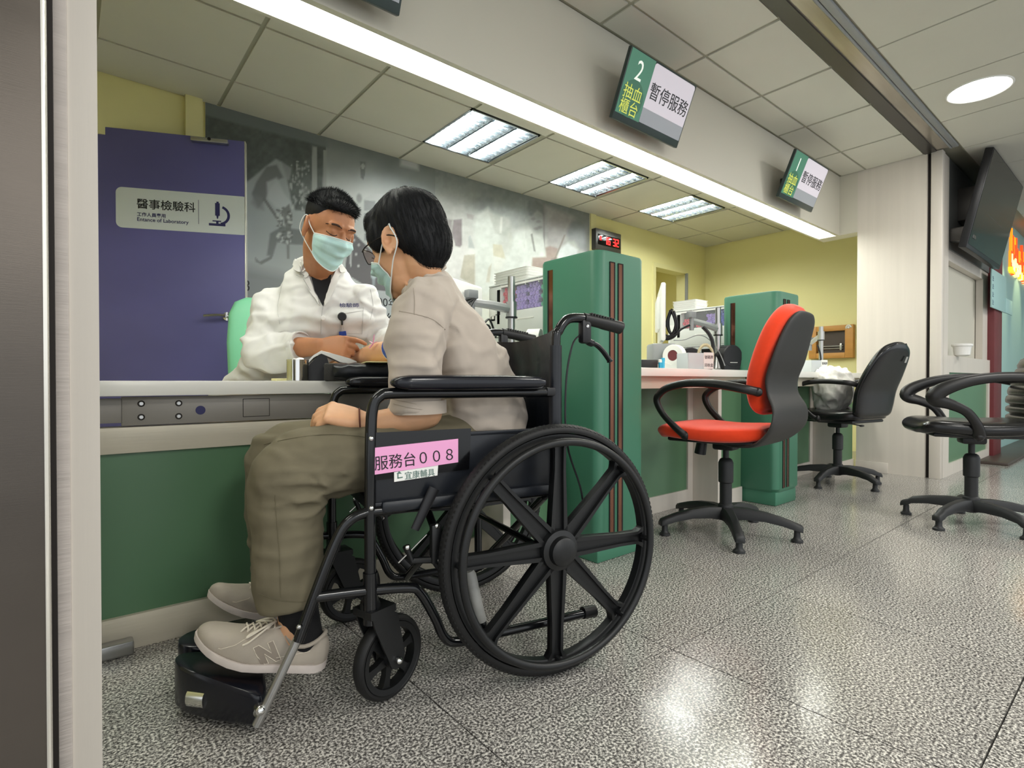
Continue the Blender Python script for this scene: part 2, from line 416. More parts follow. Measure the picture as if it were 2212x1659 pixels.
# ------------------------------------------------------------------ ceiling lights
def troffer(x0, x1, y0, y1, label):
    cx, cy = (x0+x1)/2, (y0+y1)/2
    t = thing('ceiling_light', label, 'ceiling light', (cx, cy, ZC), 0, 'louvred ceiling lights above the counters')
    w, h = (x1-x0)/2-.012, (y1-y0)/2-.01
    f = MB(); z0, z1 = -.006, .0
    f.box(-w, -w+.012, -h, h, z0, .05); f.box(w-.012, w, -h, h, z0, .05); f.box(-w, w, -h, -h+.012, z0, .05); f.box(-w, w, h-.012, h, z0, .05)
    f.box(-w, w, -h, h, .055, .06)
    f.build('light_frame', 'reflector', t)
    for k in range(3):
        X = -w + .012 + (2*w-.024)*(k+.5)/3
        MB().cyl((X, -h+.015, .028), (X, h-.015, .028), .013, n=12).build('tube', 'troffer_tube', t)
        lv = MB()
        for j in range(9):
            y = -h + .02 + (2*h-.04)*(j+.5)/9
            lv.box(X-.075, X+.075, y-.0025, y+.0025, -.004, .014)
        for sgn in (-1, 1):
            pr = [(-h+.012, 0), ]
            vs = []; n = 18
            for j in range(n+1):
                y = -h + .014 + (2*h-.028)*j/n
                vs += [(X+sgn*.084, y, -.004), (X+sgn*.05, y, .05)]
            lv.add(vs, [(2*j, 2*j+1, 2*j+3, 2*j+2) for j in range(n)])
        lv.build('louvre', 'reflector', t)
    return t
for (a, b), wd in zip(LX, ('nearest, right above the two heads', 'middle of the row', 'farthest, near the yellow end wall')):
    troffer(a, b, 2.70, 3.30, 'square louvred ceiling light with three tubes, ' + wd)
def disc(x, y, label):
    t = thing('downlight', label, 'ceiling light', (x, y, ZC)); 
    MB().lathe([(.001, -.005), (.135, -.005), (.14, -.003)], n=40).build('diffuser', 'disc_light', t)
    MB().torus((0, 0, -.003), .145, .006, 'Z', 40, 8).build('ring', 'white_plastic', t)
    return t
disc(4.02, .69, 'round glowing downlight in the hall ceiling')
area('hall_downlight_glow', (4.02, .69, 2.35), (0, 0, 0), .2, .2, 6)

# ------------------------------------------------------------------ columns between the booths
def column(name, x, label, z=1.22):
    t = thing(name, label, 'column', (x+.148, 1.385+.16, 0), 0)
    x0, x1, y0, y1 = -.148, .148, -.16, .18
    b = MB(); R = []
    for zz, s in ((.075, -.012), (.095, 0), (z-.012, 0), (z-.003, -.003), (z, -.012)):
        R.append([V((p[0], p[1], zz)) for p in rrect(x0-s, x1+s, y0-s, y1+s, .045, 7)])
    b.rings(R); b.build('column_body', 'green_column', t)
    MB().box(x0+.012, x1-.02, y0+.014, y1, 0, .078, .006).build('plinth', 'green_column', t)
    # framed slots with mirror strips
    def slot(px, py, ax):
        m = MB(); fr = MB(); w = .0140
        if ax == 'y':
            m.box(px-w, px+w, y0-.0012, y0+.002, .10, z-.045)
            fr.box(px-w-.003, px-w+.001, y0-.004, y0+.002, .10, z-.045); fr.box(px+w-.004, px+w+.003, y0-.002, y0+.002, .10, z-.045); fr.box(px-w, px+w, y0-.0035, y0+.002, z-.047, z-.044)
        else:
            m.box(x0-.0012, x0+.002, py-w, py+w, .10, z-.045)
            fr.box(x0-.003, x0+.002, py+w-.004, py+w+.002, .10, z-.045)
        s = m.build('mirror_strip', 'copper_mirror', t); fr.build('slot_edge', 'dark_gap', s)
    slot(-.068, 0, 'y'); slot(-.018, 0, 'y'); slot(0, .115-.01, 'x')
    return t
column('column', 1.575, 'near green column with copper strips, right behind the wheelchair')
column('column', 3.078, 'far green column with copper strips, behind the orange office chair')

# ------------------------------------------------------------------ counters
# staffed wheelchair counter on the left
c1 = MB(); c1.box(-.6, 1.62, 1.70, 2.06, .671, .7105, .002)
cn = tag(c1.build('counter', 'slab_white'), 'white counter top where the blood is drawn, low wheelchair height', 'counter')
MB().box(-.6, 1.27, 1.752, 1.80, .09, .52).build('green_panel', 'green_laminate', cn)
MB().box(-.6, 1.27, 1.738, 1.80, .52, .588, .001).build('wood_rail', 'white_wood_h', cn)
MB().box(-.6, 1.27, 1.738, 1.80, 0, .09, .001).build('kick_board', 'white_wood_h', cn)
s = MB(); s.box(.115, 1.27, 1.742, 1.765, .592, .668, .001); pl8 = s.build('steel_plate', 'steel_plate', cn)
s = MB(); s.box(-.6, .115, 1.745, 1.765, .600, .664, .001); s.build('steel_end', 'steel_plate', cn)
for u, v in ((305, 872), (386, 871), (305, 901), (386, 899)):
    p = PY(u, v, 1.742); b = MB(); b.lathe([(.001, -.0035), (.0045, -.0035), (.005, -.002), (.005, .001)], p, 16, 'Y'); b.build('bolt', 'satin_steel', pl8)
    b = MB(); b.torus(p + V((0, -.0008, 0)), .0072, .0014, 'Y', 20, 6); b.build('bolt_ring', 'dark_gap', pl8)
p = PY(433, 886, 1.742); MB().lathe([(.001, -.0012), (.0125, -.0012), (.0125, .002)], p, 24, 'Y').build('cable_hole', 'ink_navy', pl8)
a = PY(525, 862, 1.742); c = PY(582, 898, 1.742); b = MB(); t_ = .0008
b.box(a.x, c.x, 1.7413, 1.742, a.z-t_, a.z+t_); b.box(a.x, c.x, 1.7413, 1.742, c.z-t_, c.z+t_); b.box(a.x-t_, a.x+t_, 1.7413, 1.742, c.z, a.z); b.box(c.x-t_, c.x+t_, 1.7413, 1.742, c.z, a.z)
b.build('cover_outline', 'dark_gap', pl8)
tag(MB().box(-.4, .135, 1.70, 1.738, .008, .045, .006).build('floor_rail', 'satin_steel'), 'low metal rail on the floor at the left foot of the counter', 'rail')
bpy.data.objects['floor_rail'].location = (0, 0, -.008)

def booth(x0, x1, label, xq=.92):
    """booth counter: slab, apron, recessed green panel, projecting cabinet end"""
    c = MB(); c.box(x0, x1, 1.53, 2.40, .733, .772, .002)
    o = tag(c.build('counter', 'slab_white'), label, 'counter')
    xp = x0 + xq
    MB().box(x0, x1, 1.57, 1.60, .674, .733).build('apron', 'white_wood_h', o)
    MB().box(x0, xp, 1.752, 1.80, .087, .70).build('green_panel', 'green_laminate', o)
    f = MB(); f.box(x0, xp-.05, 1.742, 1.80, 0, .088); f.box(xp-.05, xp, 1.742, 1.80, 0, .70); f.build('panel_frame', 'white_wood', o)
    e = MB(); e.box(xp, xp+.03, 1.60, 1.80, 0, .70); e.build('cabinet_end', 'white_wood', o)
    f = MB(); f.box(xp, xp+.035, 1.585, 1.60, 0, .70); f.box(xp+.035, x1, 1.587, 1.60, 0, .088); f.build('cabinet_frame', 'white_wood', o)
    MB().box(xp+.035, x1, 1.596, 1.61, .088, .70).build('green_panel', 'green_laminate', o)
    return o
e = MB(); e.box(1.27, 1.30, 1.60, 1.80, 0, .66); e.box(1.305, 1.60, 1.587, 1.60, 0, .088); e.box(1.27, 1.305, 1.587, 1.60, 0, .66); e.build('cabinet_end', 'white_wood', cn)
MB().box(1.305, 1.60, 1.596, 1.61, .088, .66).build('green_panel', 'green_laminate', cn)
tag(MB().box(1.31, 1.87, 1.80, 2.42, .711, .772, .002).box(1.31, 1.87, 2.07, 2.40, 0, .711).build('equipment_shelf', 'slab_white'), 'white raised shelf that carries the tube machine beside the near column', 'shelf')
booth(1.88, 3.075, 'white booth counter between the two green columns, behind the orange chair')
booth(3.38, 4.86, 'farthest white booth counter, right of the second green column', 1.09)
# low step trim along the pilaster foot
struct('baseboard_right', MB().box(4.848, 4.86, 1.35, 1.57, 0, .08, .002), 'white_wood')

# ------------------------------------------------------------------ purple laboratory door
D0 = PD(528, 305, 3.11); dirn = V((math.cos(math.radians(-24.7)), math.sin(math.radians(-24.7)), 0))
dz = D0.z
dr = thing('door_1', 'open purple laboratory door with a grey name band and microscope picture', 'door', (D0.x, D0.y, 0), 0)
WM[dr.name] = tr(D0.x, D0.y, 0); Md = frame_mat((D0.x, D0.y, 0), dirn, (0, 0, 1))   # local x along door, y up, z toward camera
b = MB().at(Md); b.box(-.89, 0, 0.01, dz, -.04, 0, .003); b.build('door_leaf', 'purple_door', dr, world=True)
b = MB().at(Md); b.box(0, .004, 0.01, dz, -.04, 0.001); b.build('door_edge', 'bright_edge', dr, world=True)
def onDoor(u, v):
    r = ray(u, v); n = Md.to_3x3() @ V((0, 0, 1)); t = (V((D0.x, D0.y, 0)) - CAM).dot(n) / r.dot(n)
    return Md.inverted() @ (CAM + r*t)
a = onDoor(250, 405); c = onDoor(527, 508); a2 = onDoor(527, 425)
b = MB().at(Md); poly = rrect(a.x, .02, c.y, a2.y, .03, 5); poly = [(min(x, -.001), y) for x, y in poly]
b.prism(poly, 0, .0015); band = b.build('name_band', 'sign_grey', dr, world=True)
def dtext(nm, s_, u, v, size, mt, xs=1, bold=0):
    q_ = onDoor(u, v); return text(nm, s_, size, Md @ tr(q_.x, q_.y, .0018), mt, band, xs=xs, bold=bold)
dtext('lettering', '醫事檢驗科', 295, 448, .058, 'ink_black', 1.0, .0006)
dtext('lettering', '工作人員專用', 296, 466, .0235, 'ink_navy', 1.0, .0004)
dtext('lettering', 'Entance of Laboratory', 296, 477, .0285, 'ink_navy', .98, .0003)
a = onDoor(429, 432); b = MB().at(Md); b.box(a.x-.001, a.x+.001, a.y-.135, a.y, .0015, .0022); b.build('divider_line', 'ink_navy', band, world=True)
a = onDoor(470, 465); b = MB().at(Md @ tr(a.x, a.y, .0018) @ Matrix.Diagonal((1.0, 1.0, 1, 1)))
K = .00082/.6   # metres per drawn unit
def mic(poly): b.prism([(x*K*.62, y*K*.62) for x, y in poly], 0, .0008)
mic([(-52, -72), (48, -72), (48, -56), (-52, -56)]); mic([(-30, -44), (22, -44), (22, -36), (-30, -36)]); mic([(-8, -58), (6, -58), (6, -40), (-8, -40)])
mic([(-14, 80), (14, 80), (14, -4), (-14, -4)]); mic([(-7, -4), (7, -4), (3, -24), (-3, -24)]); mic([(-6, 90), (8, 90), (8, 80), (-6, 80)])
for i in range(14):
    a0 = math.radians(70 - 150*i/14); a1 = math.radians(70 - 150*(i+1)/14)
    mic([(10+66*math.cos(a0), 0+66*math.sin(a0)), (10+50*math.cos(a0), 50*math.sin(a0)), (10+50*math.cos(a1), 50*math.sin(a1)), (10+66*math.cos(a1), 66*math.sin(a1))][::-1])
b.build('microscope_picture', 'ink_navy', band, world=True)
a = onDoor(415, 295); c = onDoor(495, 316); b = MB().at(Md); b.box(a.x, c.x, c.y, a.y-.01, 0, .035, .004); cl = b.build('door_closer', 'satin_steel', dr, world=True)
b = MB().at(Md @ tr((a.x+c.x)/2, (a.y+c.y)/2, .035)); b.lathe([(.001, 0), (.008, .002), (.009, 0)]); b.build('screw', 'dark_gap', cl, world=True)
a = onDoor(492, 684); b = MB().at(Md @ tr(a.x, a.y, 0)); b.lathe([(.001, .012), (.024, .010), (.026, 0)]); b.cyl((0, 0, 0), (0, 0, .05), .009)
b.tube(cr([(0, 0, .05), (-.04, .002, .052), (-.11, -.004, .05)], 5), .009, 10); b.build('lever_handle', 'chrome', dr, world=True)
b = MB().at(Md)     # pale swirl print on the door
for k, (u0, v0, u1, v1) in enumerate(((225, 690, 300, 600), (300, 600, 430, 560), (286, 806, 330, 818))): pass
# lighter lintel pillar on the back wall beside the door
p0 = PY(400, 200, YB-.03); p1 = PY(437, 215, YB-.03)
struct('trim_5', MB().box(p0.x, p1.x, YB-.04, YB, 0, ZC), 'cream_trim', 'narrow cream upright between door and photo wall')
# ------------------------------------------------------------------ printed photo wall (flat print: colour only)
def mural():
    x0, x1, z0, z1 = .655, 4.012, .55, ZC-.004; st = .0085
    nx = int((x1-x0)/st); nz = int((z1-z0)/st)
    X, Z = np.meshgrid(np.linspace(x0, x1, nx), np.linspace(z0, z1, nz), indexing='ij')
    # print coordinates: the design is laid out in the photograph's scale on the wall plane
    Yc = YB - .012
    w = X*FW.x + Yc*FW.y; l = X*RT.x + Yc*RT.y
    U = 1106 + FPX*l/w; T = HZ - FPX*(Z-.71)/w
    def ntex(sc, seed):
        r = np.random.RandomState(seed); out = np.zeros_like(U); amp = 1
        for o in range(4):
            g = r.rand(64, 64); fx_ = (U/sc*2**o) % 63; fy_ = (T/sc*2**o) % 63
            i = fx_.astype(int); j = fy_.astype(int); a = fx_-i; b = fy_-j; a = a*a*(3-2*a); b = b*b*(3-2*b)
            out += amp*((g[i, j]*(1-a)+g[(i+1) % 64, j]*a)*(1-b) + (g[i, (j+1) % 64]*(1-a)+g[(i+1) % 64, (j+1) % 64]*a)*b - .5); amp *= .5
        return out
    C = np.zeros(U.shape + (3,))
    def poly(pts, soft=2.0):
        # signed distance to polygon -> soft mask
        P = np.array(pts, float); inside = np.zeros(U.shape, bool); dist = np.full(U.shape, 1e9)
        for i in range(len(P)):
            a = P[i]; b = P[(i+1) % len(P)]; e = b-a; L2 = max(1e-9, e@e)
            t = np.clip(((U-a[0])*e[0]+(T-a[1])*e[1])/L2, 0, 1)
            dist = np.minimum(dist, np.hypot(U-a[0]-t*e[0], T-a[1]-t*e[1]))
            c = ((P[i][1] > T) != (b[1] > T)) & (U < (b[0]-a[0])*(T-a[1])/((b[1]-a[1]) or 1e-9) + a[0])
            inside ^= c
        return np.clip(.5 + np.where(inside, dist, -dist)/soft, 0, 1)
    def ell(cx, cy, rx, ry, soft=.25):
        return np.clip((1 - np.hypot((U-cx)/rx, (T-cy)/ry))/soft + .5, 0, 1)
    def put(m, col, a=1):
        m = (m*a)[..., None]; C[:] = C*(1-m) + np.array(col)/255*m
    def g(v, t=(0, 2, 2)): return (v+t[0], v+t[1], v+t[2])
    C[:] = np.array(g(116))/255
    n1 = ntex(40, 1); n2 = ntex(9, 2); n3 = ntex(110, 3)
    # right photo: washed out ward scene, darker to the top
    top = 217 + (U-435)*.2934
    k = np.clip((T-top)/150, 0, 1)
    m = poly([(940, 300), (1290, 420), (1290, 800), (940, 800)])
    put(m, (0, 0, 0)); C[:] = np.where(m[..., None] > .5, (np.array([118, 124, 124]) + k[..., None]*np.array([84, 80, 74]))/255, C)
    put(ell(960, 560, 60, 120, .9), (205, 203, 204), .6)
    put(poly([(962, 475), (978, 476), (976, 505), (968, 520), (962, 500)], 5), (120, 112, 114), .6)
    put(poly([(980, 476), (998, 474), (998, 530), (994, 535), (984, 532), (976, 505)], 3), (122, 112, 116), .85)
    put(poly([(1008, 462), (1024, 466), (1022, 476), (1010, 473)], 3), (150, 142, 142), .7)
    put(ell(1048, 438, 16, 30, .8), (120, 124, 126), .6)
    put(poly([(1030, 465), (1055, 450), (1075, 480), (1085, 520), (1062, 540), (1075, 700), (1020, 700), (1028, 540), (1022, 500)], 10), (196, 201, 196), .9)
    put(poly([(1056, 462), (1100, 470), (1108, 520), (1092, 512), (1070, 505)], 5), (168, 172, 166), .8)
    put(poly([(1081, 470), (1086, 470), (1084, 505), (1079, 505)], 2), (196, 198, 192), .8)
    put(poly([(1012, 512), (1017, 510), (1026, 538), (1012, 536)], 3), (165, 172, 172), .8)
    put(poly([(1003, 552), (1026, 550), (1026, 620), (994, 600)], 2), (176, 172, 158), .95)
    put(poly([(1055, 580), (1062, 570), (1058, 610), (1050, 610)], 3), (178, 174, 160), .8)
    put(poly([(1065, 528), (1084, 530), (1092, 560), (1066, 553)], 2), (188, 184, 164), .9)
    put(poly([(1098, 500), (1110, 520), (1108, 550), (1100, 552), (1100, 525)], 4), (176, 180, 172), .8)
    put(poly([(1112, 500), (1150, 490), (1180, 520), (1180, 560), (1130, 600), (1080, 590), (1100, 540)], 14), (203, 208, 204), .9)
    put(ell(1160, 470, 18, 34, .35), (148, 150, 150), .9)
    put(poly([(1139, 450), (1142, 436), (1158, 434), (1176, 446), (1176, 470), (1170, 462), (1160, 455), (1148, 468), (1142, 466)], 5), (112, 116, 117), .9)
    for x_, y_ in ((1152, 474), (1163, 480), (1158, 495), (1166, 492)): put(ell(x_, y_, 5, 3, .8), (122, 122, 122), .7)
    put(poly([(1146, 507), (1150, 505), (1157, 545), (1153, 543)], 2), (128, 128, 126), .8)
    put(poly([(1173, 440), (1177, 440), (1177, 540), (1173, 510)], 2), (125, 123, 124), .8)
    put(poly([(1178, 445), (1240, 470), (1222, 530), (1200, 545), (1180, 535)], 10), (160, 156, 158), .8)
    put(poly([(1150, 557), (1180, 556), (1178, 536), (1188, 532), (1206, 538), (1196, 575), (1180, 592), (1148, 590)], 4), (150, 130, 122), .85)
    put(poly([(1190, 560), (1204, 556), (1200, 590), (1190, 592)], 3), (118, 112, 110), .8)
    put(poly([(1224, 500), (1236, 478), (1262, 480), (1268, 545), (1252, 540), (1240, 520), (1228, 520)], 8), (112, 116, 118), .9)
    put(poly([(1206, 540), (1226, 525), (1248, 540), (1240, 600), (1200, 600)], 6), (206, 212, 214), .85)
    put(poly([(1184, 592), (1188, 590), (1222, 508), (1218, 508)], 2), (120, 112, 104), .8)
    C[:] += np.where(m[..., None] > .5, (n2*.05 + n1*.05)[..., None], 0)
    # middle photo: pale room, documents, dark triangle
    top2 = np.clip((T-top)/110, 0, 1)
    m = poly([(704, 250), (940, 300), (940, 625), (704, 640)], 1.5)
    C[:] = np.where(m[..., None] > .5, (np.array([112, 118, 118]) + top2[..., None]*np.array([60, 58, 58]))/255 + (n1*.04)[..., None], C)
    put(poly([(779, 350), (791, 352), (790, 378), (786, 390), (781, 386)], 2), (104, 108, 108), .9); put(ell(785, 361, 4, 6), (160, 163, 163))
    put(ell(777, 430, 6, 10, .6), (120, 123, 123), .8)
    put(poly([(785, 432), (806, 420), (850, 420), (850, 520), (800, 525), (785, 500)], 2), (168, 171, 172), .9)
    for a_, b_ in ((434, 456), (461, 477), (482, 500), (505, 520)): put(poly([(788, a_), (812, a_+2), (812, b_), (788, b_)], 2), (118, 122, 124), .75)
    put(poly([(866, 345), (905, 350), (905, 370), (866, 360)], 8), (190, 192, 196), .8)
    put(poly([(757, 503), (762, 501), (900, 640), (900, 646), (807, 628), (745, 590)], 2), (88, 86, 90), 1)
    put(poly([(757, 525), (762, 527), (760, 580), (756, 570)], 1.5), (190, 195, 195), .8)
    put(ell(808, 596, 6, 7, .5), (176, 190, 196), .9); put(poly([(804, 598), (812, 600), (810, 618), (805, 618)], 3), (150, 165, 172), .7)
    for x_, y_ in ((766, 520), (776, 530), (790, 542), (770, 550), (775, 575)): put(ell(x_, y_, 2.5, 3, .8), (190, 190, 190), .8)
    # left photo: dark wood, figure in pale cloth
    m = poly([(440, 216), (705, 300), (705, 640), (440, 640)], 1.5)
    kk = np.clip((T-330)/120, 0, 1); q = np.clip((T-400)/90, 0, 1)
    C[:] = np.where(m[..., None] > .5, (np.array([84, 90, 88]) + (n2*16+n1*10)[..., None])/255, C)
    put(poly([(440, 216), (712, 300), (712, 322), (440, 250)], 6), (112, 119, 120), .9)
    put(poly([(528, 400), (548, 385), (575, 362), (598, 345), (612, 352), (622, 385), (632, 440), (640, 455), (705, 460), (705, 620), (528, 640)], 5), (150, 156, 156), .95)
    put(poly([(546, 420), (556, 395), (578, 362), (600, 358), (614, 385), (598, 392), (585, 410), (576, 430), (560, 450)], 5), (98, 101, 101), .85)
    put(poly([(578, 395), (600, 385), (616, 420), (632, 440), (622, 452), (598, 450), (580, 430)], 6), (166, 171, 172), .85)
    put(poly([(612, 352), (632, 365), (628, 392), (616, 385)], 4), (140, 144, 145), .8)
    put(poly([(568, 430), (574, 428), (618, 492), (613, 497), (590, 462)], 2), (98, 100, 98), .85)
    put(poly([(585, 505), (608, 492), (650, 497), (660, 500), (660, 530), (620, 528), (600, 524), (590, 555), (578, 552)], 4), (98, 102, 102), .85)
    put(poly([(552, 556), (562, 566), (590, 552), (588, 560), (566, 572), (554, 566)], 3), (96, 99, 98), .85)
    put(poly([(606, 460), (626, 442), (634, 470), (626, 520), (626, 560), (621, 560), (620, 500), (614, 470)], 2), (96, 98, 96), .8)
    put(poly([(545, 440), (552, 420), (570, 430), (572, 455), (556, 452)], 8), (118, 121, 121), .7)
    r = np.random.RandomState(5)
    for i in range(60):
        x_ = 630 + r.rand()*40; y_ = 350 + r.rand()*105; put(ell(x_, y_, 1+r.rand()*2, 1.5+r.rand()*4, .9), (170, 174, 172), .7)
    for i in range(50):
        x_ = 600 + r.rand()*32; y_ = 450 + r.rand()*75; put(ell(x_, y_, 1.5+r.rand()*3, 1.5+r.rand()*3, .9), (176, 180, 178) if r.rand() > .5 else (84, 86, 84), .8)
    put(poly([(677, 318), (686, 320), (686, 430), (674, 430)], 1.5), (150, 154, 152), .95)
    put(poly([(700, 325), (707, 327), (707, 430), (698, 430)], 1.5), (146, 150, 148), .95)
    put(poly([(655, 405), (668, 407), (666, 440), (656, 445)], 4), (120, 124, 122), .5)
    # caption band
    m = poly([(440, 598), (720, 610), (790, 624), (940, 641), (940, 830), (440, 830)], 1.5)
    put(m, (156, 162, 165), 1); put(poly([(440, 570), (530, 575), (640, 600), (640, 830), (440, 830)], 30), (108, 112, 114), .8)
    # blank area low down
    put(poly([(940, 640), (1300, 640), (1300, 830), (940, 830)], 20), (196, 198, 186), .8)
    C[:] = np.clip(C, 0, 1)
    nv = nx*nz; vs = np.stack([X, np.full_like(X, Yc), Z], -1).reshape(-1, 3)
    idx = np.arange(nv).reshape(nx, nz); F = np.stack([idx[:-1, :-1], idx[1:, :-1], idx[1:, 1:], idx[:-1, 1:]], -1).reshape(-1, 4)
    me = bpy.data.meshes.new('photo_wall'); me.vertices.add(nv); me.vertices.foreach_set('co', vs.ravel())
    me.loops.add(F.size); me.loops.foreach_set('vertex_index', F.ravel().astype(np.int32)); me.polygons.add(len(F))
    me.polygons.foreach_set('loop_start', np.arange(0, F.size, 4, dtype=np.int32)); me.update(calc_edges=True)
    L_ = np.where(C <= .04045, C/12.92, ((C+.055)/1.055)**2.4)
    ca = me.color_attributes.new('print', 'FLOAT_COLOR', 'POINT')
    ca.data.foreach_set('color', np.concatenate([L_.reshape(-1, 3), np.ones((nv, 1))], 1).ravel())
    mt = bpy.data.materials.new('printed_photo'); mt.use_nodes = True; nt = mt.node_tree
    a = nt.nodes.new('ShaderNodeVertexColor'); a.layer_name = 'print'
    hs = nt.nodes.new('ShaderNodeHueSaturation'); hs.inputs['Value'].default_value = 1.03; nt.links.new(a.outputs[0], hs.inputs['Color'])
    b = nt.nodes['Principled BSDF']; nt.links.new(hs.outputs[0], b.inputs['Base Color']); b.inputs['Roughness'].default_value = .38
    MATS['printed_photo'] = mt
    t = thing('photo_wall', 'large black and white historical photo print covering the back wall', 'wall print', (x0, YB-.012, z0))
    o = link('print', me, mt, t, True, flatshade=True)
    MB().box(x0, x1+.004, YB-.0115, YB, z0, z1).build('backing_board', 'white_plastic', t, world=True)
    def wt(s_, u, v, size, xs):
        p = PY(u, v, Yc-.001); text('lettering', s_, size, frame_mat(p, (1, 0, 0), (0, 0, 1)), 'ink_black', t, xs=xs)
    wt('3', 525, 628, .10, .9); wt('100年', 803, 659, .085, 1.0); wt('樂生院', 812, 702, .112, 1.15)
mural()
pp = PX(1280, 470, 4.03)
struct('trim_6', MB().box(4.02, 4.10, YB-.025, YB, 0, ZC), 'cream_trim', 'cream upright at the right end of the photo wall')
# ------------------------------------------------------------------ wheelchair (local frame: x forward, y toward the camera side, z up)
WC_O = (.948, 1.232, 0); WC_R = math.radians(180-11.6)
mat('chair_tube', '0f1012', .16, spec=.6); mat('vinyl_black', '181b21', .34, var=.06, vs=10, bump=.25, bs=22, dist=.004)
mat('pad_vinyl', '12141c', .22, bump=.03, bs=300); mat('rubber', '111111', .6, bump=.1, bs=200); mat('wheel_plastic', '131415', .42, bump=.06, bs=500)
mat('grip_rubber', '141414', .5); mat('pink_card', 'eba3cf', .45); mat('paper_white', 'e9e9e4', .5); mat('ink_green', '55726a', .5); mat('grey_label', 'a9a9a5', .4, var=.1, vs=40)
mat('clear_film', 'ffffff', .08, trans=1, alpha=.25)
wc = thing('wheelchair', 'black folding wheelchair with pink number card, occupied by the man in the beige shirt', 'wheelchair', WC_O, WC_R)
WCM = wmat(wc)
XH = -.030
def wheel(sy, name='drive_wheel'):
    y = sy*.29; r_out = .303
    b = MB()
    R = []
    for r, yy in ((.262, -.011), (.268, -.015), (.279, -.015), (.281, -.010), (.281, .010), (.279, .015), (.268, .015), (.262, .011)):
        R.append((r, yy))
    b.lathe(R, (XH, y, r_out), 72, 'Y')
    # lathe caps: open ring instead
    b = MB(); rings = []
    for k in range(72):
        a = 2*PI*k/72
        rings.append([V((XH + r*math.cos(a), y+yy, r_out + r*math.sin(a))) for r, yy in R])
    b.rings(rings, closed=True)
    hub = [(.012, sy*.045), (.026, sy*.043), (.034, sy*.038), (.036, sy*.024), (.048, sy*.020), (.050, -sy*.018), (.03, -sy*.025), (.01, -sy*.03)]
    b.lathe(hub, (XH, y, r_out), 40, 'Y')
    for k in range(8):
        a = math.radians(181 - 45*k); d = V((math.cos(a), 0, math.sin(a))); n_ = V((-math.sin(a), 0, math.cos(a))); c = V((XH, y, r_out))
        def q(r, t, yy): return c + d*r + n_*t + V((0, yy, 0))
        for s0, s1, y0_, y1_ in ((-1, 1, -.008, .003), (-1, -.55, -.010, .013), (.55, 1, -.010, .013)):
            vs = []
            for r, wd in ((.040, .024), (.10, .021), (.19, .016), (.245, .016), (.262, .027), (.272, .045)):
                for t, yy in ((s0, y0_), (s1, y0_), (s1, y1_), (s0, y1_)): vs.append(q(r, t*wd, sy*yy))
            b.rings([vs[i*4:i*4+4] for i in range(6)])
    w_ = b.build(name, 'wheel_plastic', wc)
    b = MB(); prof = []
    for k in range(13):
        a = math.radians(-115 + 230*k/12); prof.append((.288 + .0145*math.cos(a), .019*math.sin(a)))
    rings = [[V((XH + r*math.cos(2*PI*k/96), y+yy, r_out + r*math.sin(2*PI*k/96))) for r, yy in prof] for k in range(96)]
    b.rings(rings, closed=True)
    for k in range(150):
        a = 2*PI*k/150; d = V((math.cos(a), 0, math.sin(a))); n_ = V((-math.sin(a), 0, math.cos(a))); c = V((XH, y, r_out)) + d*.3015
        for sg in (-1, 1):
            vs = []
            for dr in (-.003, .0015):
                for t, yy in ((-.003, .003), (.003, .003), (.003, .0165), (-.003, .0165)):
                    rr = dr - (.006 if yy > .01 else 0); vs.append(c + d*rr + n_*(t + sg*.0015) + V((0, sg*yy, 0)))
            b.add(vs, [(0, 1, 2, 3), (4, 7, 6, 5), (0, 4, 5, 1), (1, 5, 6, 2), (2, 6, 7, 3), (3, 7, 4, 0)])
    b.build('tyre', 'rubber', w_)
    b = MB(); b.torus((XH, y+sy*.040, r_out), .263, .0095, 'Y', 80, 12)
    for k in range(8):
        a = math.radians(181-45*k); p = V((XH+.263*math.cos(a), y, r_out+.263*math.sin(a)))
        b.cyl(p + V((0, sy*.01, 0)), p + V((0, sy*.035, 0)), .007, n=10)
    b.build('handrim', 'wheel_plastic', w_)
    return w_
wheel(1); wheel(-1)
